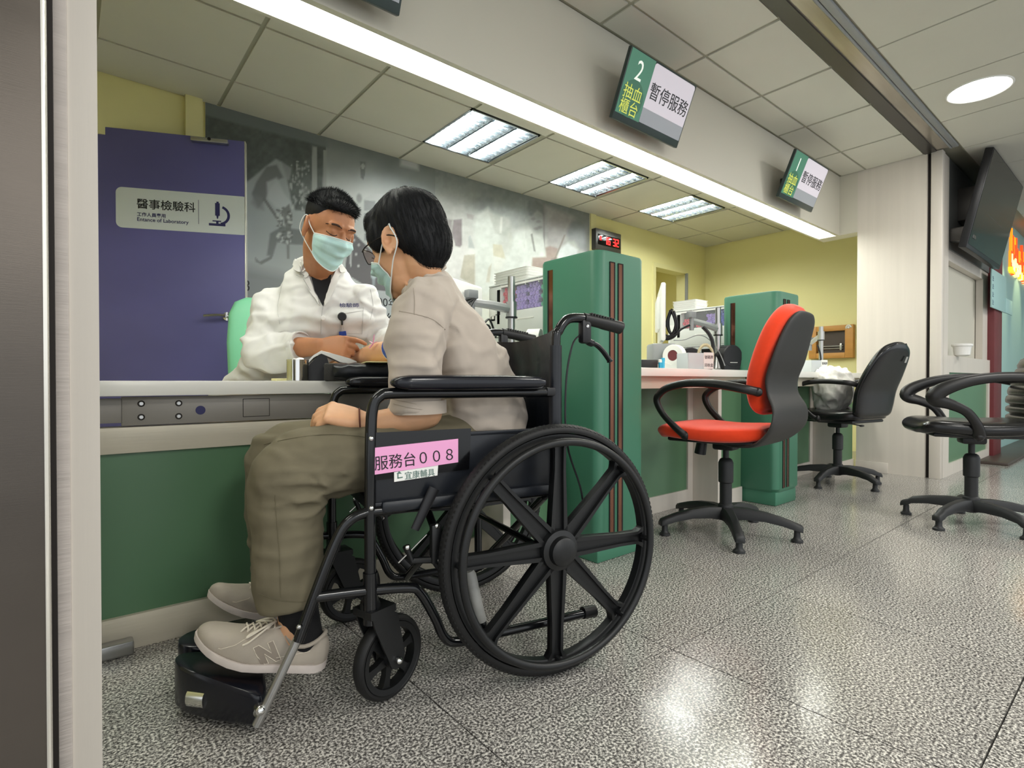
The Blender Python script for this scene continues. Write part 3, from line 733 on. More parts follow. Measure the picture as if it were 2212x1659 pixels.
def caster(sy):
    sx = .405; st = V((sx, sy*.224, 0)); ang = math.radians(26 if sy > 0 else 12)   # trail direction relative to the chair's rear
    rr = .0925; trail = V((-math.cos(ang), -math.sin(ang)*1.0, 0)); ax = V((-trail.y, trail.x, 0)); c = st + trail*.052 + V((0, 0, rr))
    M = Matrix.Identity(4)
    for i in range(3): M[i][0] = trail[i]; M[i][1] = ax[i]; M[i][2] = (0, 0, 1)[i]; M[i][3] = c[i]
    f = MB().at(M)
    for s in (-1, 1):
        pl_ = [(-.072, .122), (-.03, .128), (.0, .105), (.022, .01), (.016, -.014), (0, -.020), (-.016, -.014), (-.026, .01), (-.060, .085)]
        f.prism([(x, z) for x, z in pl_], -.0025, .0025, Matrix.Translation((0, s*.027, 0)) @ rotm('X', PI/2))
    f.prism([(-.074, -.03), (-.02, -.03), (-.005, -.03), (-.005, .03), (-.074, .03)], .112, .128)
    f.lathe([(.012, .118), (.022, .120), (.022, .136), (.016, .15), (.014, .16)], (-.052, 0, 0), 20)
    fk = f.build('caster_fork', 'wheel_plastic', wc, sharp=40)
    f = MB().at(M); f.cyl((0, -.034, 0), (0, .034, 0), .0065, n=14); f.ell((0, .034, 0), .008, 10, 6); f.ell((0, -.034, 0), .008, 10, 6); f.build('axle_bolt', 'chrome', fk)
    f = MB().at(M); R = [(.066, -.013), (.078, -.015), (.078, .015), (.066, .013)]
    f.rings([[V((r*math.cos(2*PI*k/48), yy, r*math.sin(2*PI*k/48))) for r, yy in R] for k in range(48)], closed=True)
    f.lathe([(.008, -.02), (.02, -.018), (.022, .018), (.008, .02)], (0, 0, 0), 24, 'Y')
    for k in range(6):
        a = 2*PI*k/6 + .3; d = V((math.cos(a), 0, math.sin(a))); n_ = V((-math.sin(a), 0, math.cos(a))); vs = []
        for r, wd in ((.015, .010), (.04, .007), (.06, .009), (.070, .016)):
            for t, yy in ((-1, -.008), (1, -.008), (1, .008), (-1, .008)): vs.append(d*r + n_*t*wd + V((0, yy, 0)))
        f.rings([vs[i*4:i*4+4] for i in range(4)])
    cw = f.build('caster_wheel', 'wheel_plastic', wc)
    f = MB().at(M); prof = [(.083 + .0095*math.cos(math.radians(-130+260*k/10)), .0155*math.sin(math.radians(-130+260*k/10))) for k in range(11)]
    f.rings([[V((r*math.cos(2*PI*k/56), yy, r*math.sin(2*PI*k/56))) for r, yy in prof] for k in range(56)], closed=True)
    f.build('tyre', 'rubber', cw)
caster(1); caster(-1)
TR = .0112
for sy in (1, -1):
    y = sy*.235; b = MB()
    def T(pts, r=TR, k=5): b.tube(cr([(p[0], (p[2] if len(p) > 2 else y), p[1]) for p in pts], k), r, 14)
    T([(.407, .215), (.407, .45), (.405, .60), (.400, .655), (.385, .677), (.355, .683), (.2, .6825), (-.058, .682)], .0125)       # front post and arm tube
    T([(-.060, .09), (-.060, .45), (-.062, .79), (-.072, .838), (-.098, .868), (-.135, .874), (-.16, .872)], .0125)     # back post
    T([(.552, .185), (.513, .29), (.478, .375), (.455, .412), (.420, .428), (.36, .430), (-.055, .430)])                # hanger and seat rail
    T([(.522, .268), (.42, .262), (.325, .252), (.296, .236), (.262, .175), (.238, .122), (.205, .104), (.12, .102), (-.165, .098)])  # lower rail to tip lever
    T([(-.06, .303), (-.02, .303)], .010)
    b.cyl((.407, y, .19), (.407, y, .30), .0155, n=18)
    b.build('side_frame', 'chair_tube', wc, sharp=50)
    b = MB(); b.tube([(-.148, y, .1), (-.186, y, .098)], .0155, 14); b.build('tip_lever_cap', 'grip_rubber', wc)
    # push handle grip
    b = MB(); b.tube(cr([(-.148, y, .873), (-.2, y, .866), (-.262, y, .856), (-.272, y, .854)], 4), [.0155]*5+[.017]*4+[.0175]*3+[.016], 16)
    for k in range(14): b.torus((0, 0, 0), .0165, .0012, 'X', 16, 5) if False else None
    for k in range(9):
        x = -.17 - .009*k; b.box(x-.0022, x+.0022, y-.012, y+.012, .873+(x+.15)*.15+.008, .873+(x+.15)*.15+.0185, .001)
    g = b.build('push_handle', 'grip_rubber', wc)
    b = MB()
    b.box(-.168, -.138, y-.013, y+.013, .808, .872, .008)
    b.tube(cr([(-.150, y, .825), (-.168, y, .812), (-.19, y, .806), (-.212, y, .790), (-.232, y, .768), (-.236, y, .762)], 5), [.012]*8+[.008]*14+[.0095]*4, 10, flat=.8)
    bl = b.build('brake_lever', 'black_plastic', wc)
    b = MB(); b.lathe([(.001, .016), (.004, .015), (.005, .012)], (-.152, y-0, .852), 12, 'Y') if sy > 0 else b.ell((-.152, y, .852), .004, 8, 6)
    b.build('pivot_screw', 'chrome', bl)
    b = MB(); b.tube(cr([(-.138, y, .83), (-.105, y+.012*sy, .80), (-.085, y+.014*sy, .70), (-.09, y+.012*sy, .55), (-.13, y+.02*sy, .42), (-.13, y+.01*sy, .33), (-.05, y, .27)], 6), .0025, 6)
    b.build('brake_cable', 'black_plastic', wc)
    # armrest pad
    b = MB(); R = []
    yc = y + sy*.012
    for x, wd, zt in ((-.020, .012, .004), (-.012, .024, .010), (.01, .030, .015), (.10, .031, .0175), (.25, .031, .0175), (.325, .030, .0165), (.348, .026, .013), (.361, .016, .007), (.365, .006, .003)):
        ring = []
        for k in range(20):
            a = 2*PI*k/20; ca, sa = math.cos(a), math.sin(a)
            ring.append(V((x, yc + wd*abs(ca)**.6*(1 if ca > 0 else -1), .7065 + zt*abs(sa)**.6*(1 if sa > 0 else -1))))
        R.append(ring)
    b.rings(R); ap = b.build('armrest_pad', 'pad_vinyl', wc)
    b = MB(); b.box(-.005, .33, yc-.022, yc+.022, .6905, .696, .002); b.box(-.07, -.03, y-.014, y+.014, .672, .694, .004); b.build('pad_base', 'satin_steel' if False else 'black_plastic', ap)
    # skirt guard
    b = MB(); b.box(-.052, .398, y-.004+sy*.0, y+.004, .44, .588, .003); b.box(-.052, .40, y-.007, y+.007, .583, .592, .002); b.box(-.052, .40, y-.007, y+.007, .440, .449, .002)
    sk = b.build('side_panel', 'vinyl_black', wc)
    for (x_, z_) in ((.407, .440), (.407, .588)):
        b = MB(); b.ell((x_, y+sy*.0125, z_), (.0055, .004, .0055), 12, 8); b.build('bolt', 'chrome', sk)
    # footrest tube
    b = MB(); b.cyl((.550, y, .195), (.628, y-sy*.012, .030), .0092, n=16); b.ell((.552, y+sy*.012, .188+.03), .005, 8, 6); b.build('footrest_tube', 'satin_steel', wc)
    # foot plate
    P2 = [(.618, .205), (.640, .196), (.735, .118), (.768, .080), (.778, .045), (.765, .018), (.72, .008), (.64, .008), (.612, .020), (.606, .10), (.608, .18)]
    pc = [V((p[0], p[1]*sy, 0)) for p in cr([(a_, c_, 0) for a_, c_ in P2] + [(P2[0][0], P2[0][1], 0)], 3)[:-1]] if False else [V((p.x, p.y*sy, 0)) for p in cr([(a_, c_, 0) for a_, c_ in P2] + [(P2[0][0], P2[0][1], 0)], 3)[:-1]]
    R = []
    cx_, cy_ = .69, .09*sy
    for lv in range(5):
        ring = []
        for p in pc:
            s_ = (.93, 1, 1, .985, .93)[lv]; x = cx_ + (p.x-cx_)*s_; yy = cy_ + (p.y-cy_)*s_
            zt = .072 + max(0, (x-.60))*.27; zb = .016 + max(0, (x-.70))*.10
            ring.append(V((x, yy, (zb, zb+.006, zt-.010, zt-.003, zt)[lv])))
        R.append(ring)
    b = MB(); b.rings(R); fp = b.build('foot_plate', 'pad_vinyl', wc, sharp=50)
    d = V((.735-.640, sy*(.118-.196), 0)).normalized(); n_ = V((d.y, -d.x, 0))*(1 if sy < 0 else -1)
    b = MB(); p0 = V((.738, sy*.117, .055)) ; b.tube([p0 + d*.018 - n_*.002, p0 - d*.022 - n_*.002], .016, 14, flat=.5, up=(n_.x, n_.y, 0)); b.build('chrome_clip', 'chrome', fp)
    b = MB(); b.cyl((.622, y-sy*.02, .05), (.622, y-sy*.06, .055), .012, n=14); b.ell((.622, y-sy*.004, .062), (.010, .010, .010), 10, 8); b.build('pivot_knob', 'chrome', fp)
    # parking brake
    b = MB(); yy = y + sy*.022
    b.tube([(.270, yy, .472), (.315, yy, .385)], [.013, .010], 12, flat=.6, up=(0, 1, 0)); pb = b.build('parking_brake', 'black_plastic', wc)
    b = MB(); b.tube([(.335, yy, .352), (.322, yy, .318), (.268, yy, .312)], .008, 10); b.box(.256, .280, yy-.008, yy+.012, .305, .392, .004); b.tube([(.272, yy, .312), (.255, yy, .285)], .007, 8); b.cyl((.25, yy-.01, .285), (.25, yy+.03*sy, .285), .009, n=12); b.build('brake_linkage', 'wheel_plastic', pb)
    b = MB()
    for x_, z_ in ((.335, .352), (.262, .312), (.268, .39), (.25, .285)): b.ell((x_, yy+sy*.011, z_), (.006, .005, .006), 10, 6)
    b.tube([(.352, yy, .318), (.29, yy+.004, .372)], .0017, 6); b.build('bolt', 'chrome', pb)
# cross brace, seat and backrest slings
b = MB(); b.tube([(.16, .235, .10), (.16, -.235, .42)], .0115, 12); b.tube([(.185, -.235, .10), (.185, .235, .42)], .0115, 12)
b.tube([(-.03, .235, .42), (-.06, 0, .27), (-.06, -.235, .10)], .0105, 12)
b.tube([(.0, .235, .303), (.0, -.235, .303)], .009, 12); b.build('cross_brace', 'chair_tube', wc)
G = []
for i in range(13):
    x = -.045 + .43*i/12; G.append([V((x, -.235+.47*j/12, .448 - .022*math.sin(PI*j/12))) for j in range(13)])
b = MB(); b.grid(G); b.grid([[p - V((0, 0, .014)) for p in r] for r in G]); b.box(.385, .40, -.228, .228, .418, .446, .006); b.box(-.04, .385, .226, .25, .425, .452, .008); b.box(-.04, .385, -.25, -.226, .425, .452, .008)
b.build('seat', 'vinyl_black', wc)
G = []; G2 = []
for i in range(17):
    z = .46 + .385*i/16; r1 = []; r2 = []
    for j in range(15):
        t = j/14; yy = -.238 + .476*t; sag = .045*math.sin(PI*t)*(.5+.5*math.sin(PI*min(1, (z-.40)/.5)))
        wr = .004*math.sin(26*t+z*9)*(1 if .1 < t < .9 else 0) + (.006 if abs(z-.735) < .012 else 0)
        top = .018*math.sin(PI*t)*max(0, (z-.75)/.095)
        r1.append(V((-.062-sag+wr, yy, z-top))); r2.append(V((-.076-sag-wr*.5, yy, z-top)))
    G.append(r1); G2.append(r2)
b = MB(); b.grid(G); b.grid(G2); b.grid([G[-1], G2[-1]]); b.grid([G[0], G2[0]])
for sy in (1, -1): b.tube([(-.062, sy*.235, .46), (-.062, sy*.235, .80)], .0165, 14)
b.build('backrest', 'vinyl_black', wc)
# number card and maker label on the near side panel
c1_, c2_, c3_, c4_ = (.404, .5675), (.208, .5775), (.208, .5235), (.404, .510)
b = MB(); yy = .2435
def slabq(q, y0_, y1_):
    b.add([V((p[0], y_, p[1])) for y_ in (y0_, y1_) for p in q], [(0, 1, 2, 3), (7, 6, 5, 4), (0, 4, 5, 1), (1, 5, 6, 2), (2, 6, 7, 3), (3, 7, 4, 0)])
slabq([c1_, c2_, c3_, c4_], yy, yy+.0015); pc_ = b.build('number_card', 'pink_card', sk if False else wc)
Mt = WCM @ frame_mat(V((.400, yy+.0019, .5215)), (-1, 0, .052), (0, 0, 1))
text('lettering', '服務台００８', .0335, Mt, 'ink_black', pc_, xs=.93)
b = MB(); slabq([(.416, .600), (.175, .600), (.180, .505), (.416, .497)], yy-.0012, yy-.0004); b.build('card_sleeve', 'black_gloss', wc)
b = MB(); slabq([(.357, .512), (.256, .522), (.258, .497), (.357, .491)], yy-.0003, yy+.0004); ml = b.build('maker_label', 'paper_white', wc)
Mt = WCM @ frame_mat(V((.334, yy+.0007, .4955)), (-1, 0, .04), (0, 0, 1)); text('lettering', '宜康輔具', .0185, Mt, 'ink_green', ml, xs=.95)
b = MB()
for pp_ in ([(.352, .508), (.346, .5135), (.340, .508)], [(.350, .508), (.350, .498), (.3475, .498), (.3475, .508)], [(.350, .500), (.350, .4975), (.338, .4985), (.338, .501)]):
    vs = [V((x, y_, z)) for y_ in (yy+.0004, yy+.0008) for x, z in pp_]; n_ = len(pp_); b.add(vs, [tuple(range(n_)), tuple(range(2*n_-1, n_-1, -1))] + [(i, (i+1) % n_, n_+(i+1) % n_, n_+i) for i in range(n_)])
b.build('house_mark', 'ink_green', ml)
# labelled stick clipped inside the frame
b = MB(); b.tube([(.118, .205, .075), (.131, .203, .125)], .0125, 14); sk_ = b.build('holder_stick', 'chair_tube', wc)
b = MB(); b.tube([(.131, .203, .125), (.158, .2, .243), (.161, .2, .252)], [.0135, .0135, .010], 14); b.build('label_sleeve', 'grey_label', sk_)
# ------------------------------------------------------------------ office chairs (local frame: x forward)
mat('orange_fabric', 'ec3d0c', .85, var=.03, vs=60, bump=.25, bs=900, sheen=.3, dist=.001); mat('shell_plastic', '2e2d2c', .55, bump=.25, bs=700, dist=.0008)
mat('black_leather', '131314', .24, bump=.12, bs=60, dist=.002); mat('arm_plastic', '191818', .38, bump=.05, bs=400)
def slabloft(b, st, n=24, e=.55):
    """st: (x, z, nx, nz, half width, half thickness): rounded sections across y, normal (nx,nz)"""
    R = []
    for x, z, nx, nz, hw, ht in st:
        l = math.hypot(nx, nz); nx /= l; nz /= l; ring = []
        for k in range(n):
            a = 2*PI*k/n; ca, sa = math.cos(a), math.sin(a); yy = hw*abs(ca)**e*(1 if ca > 0 else -1); t = ht*abs(sa)**e*(1 if sa > 0 else -1)
            ring.append(V((x+nx*t, yy, z+nz*t)))
        R.append(ring)
    b.rings(R)
def path(cv, k=5):
    """cv rows of (x,z,hw,ht) -> smooth stations with normals"""
    cols = [crv([r[i] for r in cv], k) for i in range(4)]; P = list(zip(*cols)); out = []
    for i, (x, z, hw, ht) in enumerate(P):
        a = P[max(0, i-1)]; c = P[min(len(P)-1, i+1)]; tx, tz = c[0]-a[0], c[1]-a[1]
        out.append((x, z, tz, -tx, max(hw, .002), max(ht, .001)))
    return out
def office_chair(label, loc, rz, seatm, backm, star, back='shell', seat_z=.475, base_r=.29, group=None, arm='loop'):
    t = thing('office_chair', label, 'chair', (loc[0], loc[1], 0), rz, group)
    for k in range(5):
        a = math.radians(star) - rz + 2*PI*k/5; d = V((math.cos(a), math.sin(a), 0)); s_ = V((-d.y, d.x, 0)); R = []
        for r, z, w_, h in ((.03, .098, .030, .030), (.09, .103, .026, .026), (.17, .098, .022, .021), (.24, .084, .0205, .018), (base_r-.012, .070, .0205, .016), (base_r+.014, .062, .020, .014), (base_r+.020, .056, .016, .010)):
            c = d*r + V((0, 0, z)); R.append([c - s_*w_ - V((0, 0, h)), c + s_*w_ - V((0, 0, h)), c + s_*w_ + V((0, 0, h*.3)), c + s_*w_*.6 + V((0, 0, h*.9)), c - s_*w_*.6 + V((0, 0, h*.9)), c - s_*w_ + V((0, 0, h*.3))])
        b = MB(); b.rings(R); lg = b.build('base_leg', 'base_plastic', t, sharp=50)
        b = MB(); b.lathe([(.013, .052), (.014, .022), (.018, .014), (.024, .010), (.025, .002), (.022, 0)], d*(base_r-.004), 18); b.build('glide_foot', 'base_plastic', lg)
    b = MB(); b.lathe([(.02, .06), (.033, .065), (.036, .12), (.033, .135), (.027, .14), (.027, .235), (.033, .24), (.0335, .33), (.027, .345), (.020, .35), (.0135, .352), (.0135, .41)], (0, 0, 0), 28)
    b.build('gas_column', 'base_plastic', t)
    b = MB(); b.box(-.11, .11, -.07, .07, seat_z-.055, seat_z-.03, .01); b.box(-.05, .05, -.045, .045, seat_z-.085, seat_z-.04, .012)
    b.cyl((.115, .0, seat_z-.055), (.125, .0, seat_z-.115), .024, .027, 18) if back == 'shell' else None
    b.tube(cr([(0, -.05, seat_z-.06), (-.02, -.13, seat_z-.065), (-.04, -.2, seat_z-.078)], 4), .0045, 8); b.ell((-.045, -.215, seat_z-.08), (.012, .028, .008), 10, 8)
    b.build('tilt_mechanism', 'black_plastic', t)
    # seat cushion
    b = MB(); slabloft(b, path([(-.225, seat_z+.012, .10, .012), (-.215, seat_z+.010, .185, .030), (-.13, seat_z+.004, .225, .036), (0, seat_z-.002, .24, .036), (.13, seat_z+.004, .238, .036), (.205, seat_z+.006, .222, .034), (.238, seat_z-.012, .19, .026), (.250, seat_z-.026, .10, .010)], 4), 32, .42)
    st_ = b.build('seat', seatm, t, sharp=60)
    b = MB(); b.box(-.20, .20, -.19, .19, seat_z-.042, seat_z-.022, .012); b.build('seat_pan', 'black_plastic', t)
    if back == 'shell':
        bz = 0
        sh = [(-.02, .425, .10, .006), (-.10, .428, .17, .010), (-.20, .445, .215, .012), (-.268, .51, .238, .014), (-.280, .585, .226, .014), (-.250, .655, .200, .013), (-.246, .72, .205, .014), (-.272, .80, .212, .015), (-.302, .90, .190, .015), (-.325, .965, .155, .014), (-.338, .995, .095, .010), (-.341, 1.002, .03, .004)]
        b = MB(); slabloft(b, path(sh, 5), 28, .6); b.build('back_shell', 'shell_plastic', t, sharp=60)
        bc = [(-.212, .575, .09, .006), (-.203, .585, .155, .030), (-.186, .63, .175, .042), (-.190, .71, .198, .046), (-.216, .80, .216, .047), (-.250, .90, .212, .045), (-.278, .97, .182, .042), (-.297, 1.012, .125, .034), (-.308, 1.028, .05, .012)]
        b = MB(); slabloft(b, path(bc, 5), 32, .55); b.build('backrest', backm, t, sharp=60)
    elif back == 'leather':
        bc = [(-.215, .47, .12, .008), (-.22, .49, .20, .026), (-.228, .55, .222, .030), (-.245, .65, .228, .030), (-.285, .75, .222, .030), (-.335, .86, .19, .028), (-.362, .915, .14, .026), (-.380, .945, .07, .014), (-.384, .95, .02, .005)]
        b = MB(); slabloft(b, path(bc, 5), 32, .55); bk_ = b.build('backrest', backm, t, sharp=60)
        b = MB(); b.tube([(p[0]-.004, sg*(p[2]-.003), p[1]) for sg in (1,) for p in bc[1:-1]], .004, 6); b.tube([(p[0]-.004, -(p[2]-.003), p[1]) for p in bc[1:-1]], .004, 6); b.build('piping', backm, bk_)
        b = MB(); M_ = frame_mat(V((-.372, -.10, .845)), (0, 1, 0), (-.33, 0, 1)); b.at(M_); b.box(-.011, .011, -.02, .02, 0, .0012); b.build('white_tag', 'grey_label', bk_)
    else:   # ribbed leather back
        bc = []; n = 7
        for i in range(n):
            z = .505 + .043*i; x = -.225 - .10*max(0, (i-2)/n)**1.3
            bc += [(x, z, .205, .026), (x, z+.011, .212, .045), (x, z+.031, .212, .045)]
        bc = [(-.21, .485, .12, .010)] + bc + [(-.315, .83, .17, .03), (-.33, .865, .12, .025), (-.335, .88, .06, .010)]
        b = MB(); slabloft(b, path(bc, 3), 32, .5); b.build('backrest', backm, t, sharp=75)
    for sg in (1, -1):
        y = sg*.262
        if back == 'shell':
            pts = [(-.215, sg*.215, .665), (-.17, y*.96, .678), (-.06, y, .697), (.06, y*1.02, .700), (.155, y*1.02, .680), (.205, y, .645), (.213, y*.99, .612), (.185, y*.98, .560), (.135, y*.97, .51), (.10, sg*.245, .478), (.09, sg*.23, .468)]
            r_ = [.0145, .0145, .0145, .0135, .0135, .0135, .0135, .0125, .0125, .014, .015]; fl_ = 1.3
        elif back == 'leather':
            pts = [(-.235, sg*.20, .685), (-.19, y*.96, .70), (-.06, y, .708), (.05, y*1.02, .700), (.13, y*1.02, .672), (.165, y, .632), (.15, y*.99, .585), (.09, y*.98, .53), (.03, y*.96, .475), (.0, sg*.235, .46)]
            r_ = .0125; fl_ = 1.3
        else:
            pts = [(-.24, sg*.215, .700), (-.16, y*.97, .722), (-.04, y, .728), (.08, y*1.02, .712), (.175, y*1.02, .675), (.212, y, .64), (.20, y*.99, .617), (.15, y*.98, .60), (.09, y*.98, .565), (.05, y*.96, .50), (.04, sg*.235, .455)]
            r_ = [.012, .014, .015, .017, .021, .024, .021, .017, .014, .014, .017]; fl_ = 1.5
        P_ = cr(pts, 5); rr = crv(r_, 5) if isinstance(r_, list) else r_
        b = MB(); b.tube(P_, rr, 12, flat=fl_, up=(0, 0, 1)); b.ell(P_[0], .02, 10, 8); b.ell(P_[-1], .022, 10, 8); b.build('armrest', 'arm_plastic', t, sharp=60)
    return t
office_chair('orange fabric swivel chair with black shell back, between the green columns', (2.375, 1.305), math.radians(97), 'orange_fabric', 'orange_fabric', 75, 'shell', .475, .30)
office_chair('black leather swivel chair with a white tag, holding a white plastic bag', (4.11, 1.44), math.radians(80), 'black_leather', 'black_leather', 32, 'leather', .475, .28)
office_chair('black leather swivel chair with a ribbed back, cut by the right edge', (3.46, .61), math.radians(116), 'black_leather', 'black_leather', 20, 'ribbed', .485, .27)
# ------------------------------------------------------------------ number screens hung on the beam
mat('screen_green', '437c63', .3, emit=.16); mat('screen_white', 'c6c0c8', .3, emit=.26); mat('screen_grey', '8f9398', .3, emit=.18)
mat('text_yellow', 'c9cf5a', .5, emit=.32); mat('text_white', 'dfe6dd', .5, emit=.35); mat('bezel', '2e3b39', .3); mat('screen_deep', '33694f', .3, emit=.12)
def number_screen(x0, x1, num, label):
    w_ = x1 - x0; yb, zb, yt, zt = 1.62, 1.912, 1.505, 2.187
    t = thing('number_screen', label, 'screen', (x0, yb, zb))
    M = frame_mat((x0, yb, zb), (1, 0, 0), (0, yt-yb, zt-zb)); h = math.hypot(yt-yb, zt-zb)
    b = MB().at(M); b.box(0, w_, 0, h, -.022, 0, .004); b.box(w_*.2, w_*.8, .04, h*.8, -.045, -.02, .006); bz = b.build('casing', 'bezel', t, world=True)
    b = MB().at(M); b.box(.006, w_*.345, .030, h-.006, 0, .0012); b.build('green_field', 'screen_green', bz, world=True)
    b = MB().at(M); b.prism([(w_*.17+.085*math.cos(a_*PI/16), .115+.085*math.sin(a_*PI/16)) for a_ in range(-5, 22)] + [(.006, .03)] if False else [(w_*.17+.078*math.cos(a_*PI/20), .105+.078*math.sin(a_*PI/20)) for a_ in range(-9, 30)], .0012, .0016); b.build('green_disc', 'screen_deep', bz, world=True)
    pr = rrect(w_*.345, w_-.010, .034, h-.010, .014, 4)
    b = MB().at(M); b.prism(pr, 0, .0015); b.build('notice_field', 'screen_white', bz, world=True)
    b = MB().at(M); b.box(w_*.345, w_-.010, .034, .098, .0015, .0022); b.build('grey_field', 'screen_grey', bz, world=True)
    z_ = .0024
    text('number', num, .115, M @ tr(w_*.17, h-.115, z_), 'text_white', bz, align='CENTER', xs=.9)
    text('lettering', '抽血', .066, M @ tr(w_*.165, .105, z_), 'text_yellow', bz, align='CENTER')
    text('lettering', '櫃台', .066, M @ tr(w_*.165, .042, z_), 'text_yellow', bz, align='CENTER')
    text('lettering', '暫停服務', .077, M @ tr(w_*.665, .148, z_), 'ink_black', bz, align='CENTER', xs=1.0)
    b = MB(); b.box((x0+x1)/2-.06, (x0+x1)/2+.06, 1.60, 1.70, 2.02, 2.10, .004); b.build('wall_bracket', 'dark_track', t, world=True)
number_screen(.345, .859, '3', 'number screen cut off by the top edge above the wheelchair')
number_screen(1.932, 2.447, '2', 'green and white number screen reading 2, hung on the beam')
number_screen(3.598, 4.115, '1', 'green and white number screen reading 1, farthest along the beam')

# ------------------------------------------------------------------ television in the hall
t = thing('television', 'large dark television tilted down in the hall at the right', 'television', (5.0, .92, 1.675))
M = frame_mat((5.02, .925, 1.675), (1, 0, 0), (0, -.145, .66)); b = MB().at(M); b.box(0, 1.22, 0, .69, -.05, 0, .006); b.build('casing', 'black_plastic', t, world=True)
b = MB().at(M); b.box(.012, 1.208, .03, .678, 0, .002); b.build('screen', 'black_gloss', t, world=True)
b = MB(); b.box(5.35, 5.9, .86, 1.05, 1.95, 2.2, .01); b.box(5.1, 5.2, .9, 1.04, 1.75, 1.85, .01); b.build('wall_mount', 'dark_track', t, world=True)
a = PY(2113, 590, .985); c = PY(2163, 668, .985)
t = thing('hanging_sign', 'pale blue hanging sign below the television', 'sign', (6.3, .985, 1.35))
b = MB(); b.box(6.28, 6.95, .98, .99, 1.36, 1.70, .002); b.box(6.9, 7.25, .975, .985, 1.36, 1.50, .002); pb_ = b.build('panel', 'cyan_wall', t, world=True)
b = MB()
for k in range(4):
    z = 1.635-.07*k
    for dz_, w_ in ((0, .035), (.012, .05), (.024, .03), (.034, .045)): b.box(6.31, 6.31+w_, .978, .980, z-dz_-.004, z-dz_)
b.build('faint_print', 'ink_navy', pb_, world=True)
# dispenser on the sill
t = thing('dispenser', 'white cup shaped dispenser on the hall counter sill', 'dispenser', (5.32, 1.0, .90))
b = MB(); b.lathe([(.035, 0), (.05, .01), (.055, .06), (.06, .075)], n=24); b.build('cup', 'white_plastic', t)
b = MB(); b.lathe([(.062, .075), (.066, .08), (.066, .092), (.05, .098)], n=24); b.tube(cr([(.05, -.01, .03), (.085, -.01, .035), (.088, -.01, .07), (.06, -.01, .075)], 4), .006, 8); b.build('lid', 'white_plastic', t)
# glowing skyline picture and spot
art = thing('wall_picture', 'glowing orange and yellow city skyline picture on the far hall wall', 'picture', (7.75, 1.07, 1.8))
rr = random.Random(3); cols = [('ember_orange', 'f08a1c'), ('ember_red', 'd9471c'), ('ember_yellow', 'f7cf2e'), ('ember_pale', 'fbe9a0')]
for n_, h_ in cols: mat(n_, h_, .5, emit=.9)
for ci, (n_, h_) in enumerate(cols):
    b = MB()
    for k in range(46):
        x = 7.75 + rr.random()*1.5; base = 1.86 - (x-7.75)*.02; hh = (.10 + .20*rr.random()) if ci < 2 else .07
        z = base + rr.random()*(.25 if ci < 2 else .12); y = 1.062 - .004*ci; b.box(x, x+.03+.05*rr.random(), y, 1.079, z, z+hh*rr.random()+.03)
    o = b.build('picture_blocks', n_, art, world=True); o['kind'] = 'stuff'
t = thing('spotlight', 'small ceiling spotlight washing the far hall wall', 'lamp', (8.2, .55, 2.3))
b = MB(); b.cyl((0, 0, .07), (0, 0, .02), .012); b.cyl((0, -.02, .03), (0, .05, -.06), .035, .04); b.build('lamp_head', 'black_plastic', t); b = MB(); b.cyl((0, .05, -.06), (0, .053, -.064), .034); b.build('bulb', 'disc_light', t)
for x in (7.4, 8.3, 9.1):
    l = bpy.data.lights.new('wall_wash', 'SPOT'); l.energy = 22; l.color = (1, .85, .45); l.spot_size = math.radians(48); l.spot_blend = .7; l.shadow_soft_size = .03
    o = bpy.data.objects.new('wall_wash', l); COL.objects.link(o); o.location = (x, .72, 2.28); o.rotation_euler = (math.radians(24), 0, 0)

# ------------------------------------------------------------------ digital clock, hatch
t = thing('wall_clock', 'digital wall clock with red figures above the near green column', 'clock', (4.03, 3.6, 2.03))
b = MB(); b.box(4.03, 4.42, 3.58, 3.65, 2.01, 2.218, .008); cs = b.build('casing', 'dark_track', t, world=True)
b = MB(); b.box(4.06, 4.40, 3.576, 3.582, 2.06, 2.165, .002); b.build('display', 'black_gloss', cs, world=True)
mat('led_red', 'ff2a2a', .5, emit=1.6)
b = MB()
SEG = {'1': 'bc', '6': 'acdefg', '3': 'abcdg', '2': 'abged', '日': 'abcdefg'}
def digit(ch, x, z, w_, h):
    t_ = .008; s = {'a': (x, x+w_, z+h-t_, z+h), 'g': (x, x+w_, z+h/2-t_/2, z+h/2+t_/2), 'd': (x, x+w_, z, z+t_), 'f': (x, x+t_, z+h/2, z+h), 'b': (x+w_-t_, x+w_, z+h/2, z+h), 'e': (x, x+t_, z, z+h/2), 'c': (x+w_-t_, x+w_, z, z+h/2)}
    for c_ in SEG[ch]: q = s[c_]; b.box(q[0], q[1], 3.572, 3.576, q[2], q[3])
for ch, x in (('1', 4.155), ('6', 4.205), ('3', 4.285), ('2', 4.335)): digit(ch, x, 2.075, .036, .075)
digit('日', 4.085, 2.105, .022, .04)
b.build('lettering', 'led_red', cs, world=True)
t = thing('hatch', 'oak framed glass hatch in the yellow end wall', 'hatch', (6.12, 2.1, .95))
b = MB(); y0, y1, z0, z1 = 2.0, 2.42, .945, 1.28
b.box(6.09, 6.15, y0, y0+.075, z0, z1, .004); b.box(6.09, 6.15, y1-.075, y1, z0, z1, .004); b.box(6.09, 6.15, y0+.075, y1-.075, z0, z0+.055, .003); b.box(6.09, 6.15, y0+.075, y1-.075, z1-.055, z1, .003); fr_ = b.build('wood_frame', 'oak', t, world=True)
b = MB(); b.box(6.135, 6.149, y0+.07, y1-.07, z0+.05, z1-.05); b.build('dark_pane', 'dark_wood_floor', t, world=True)
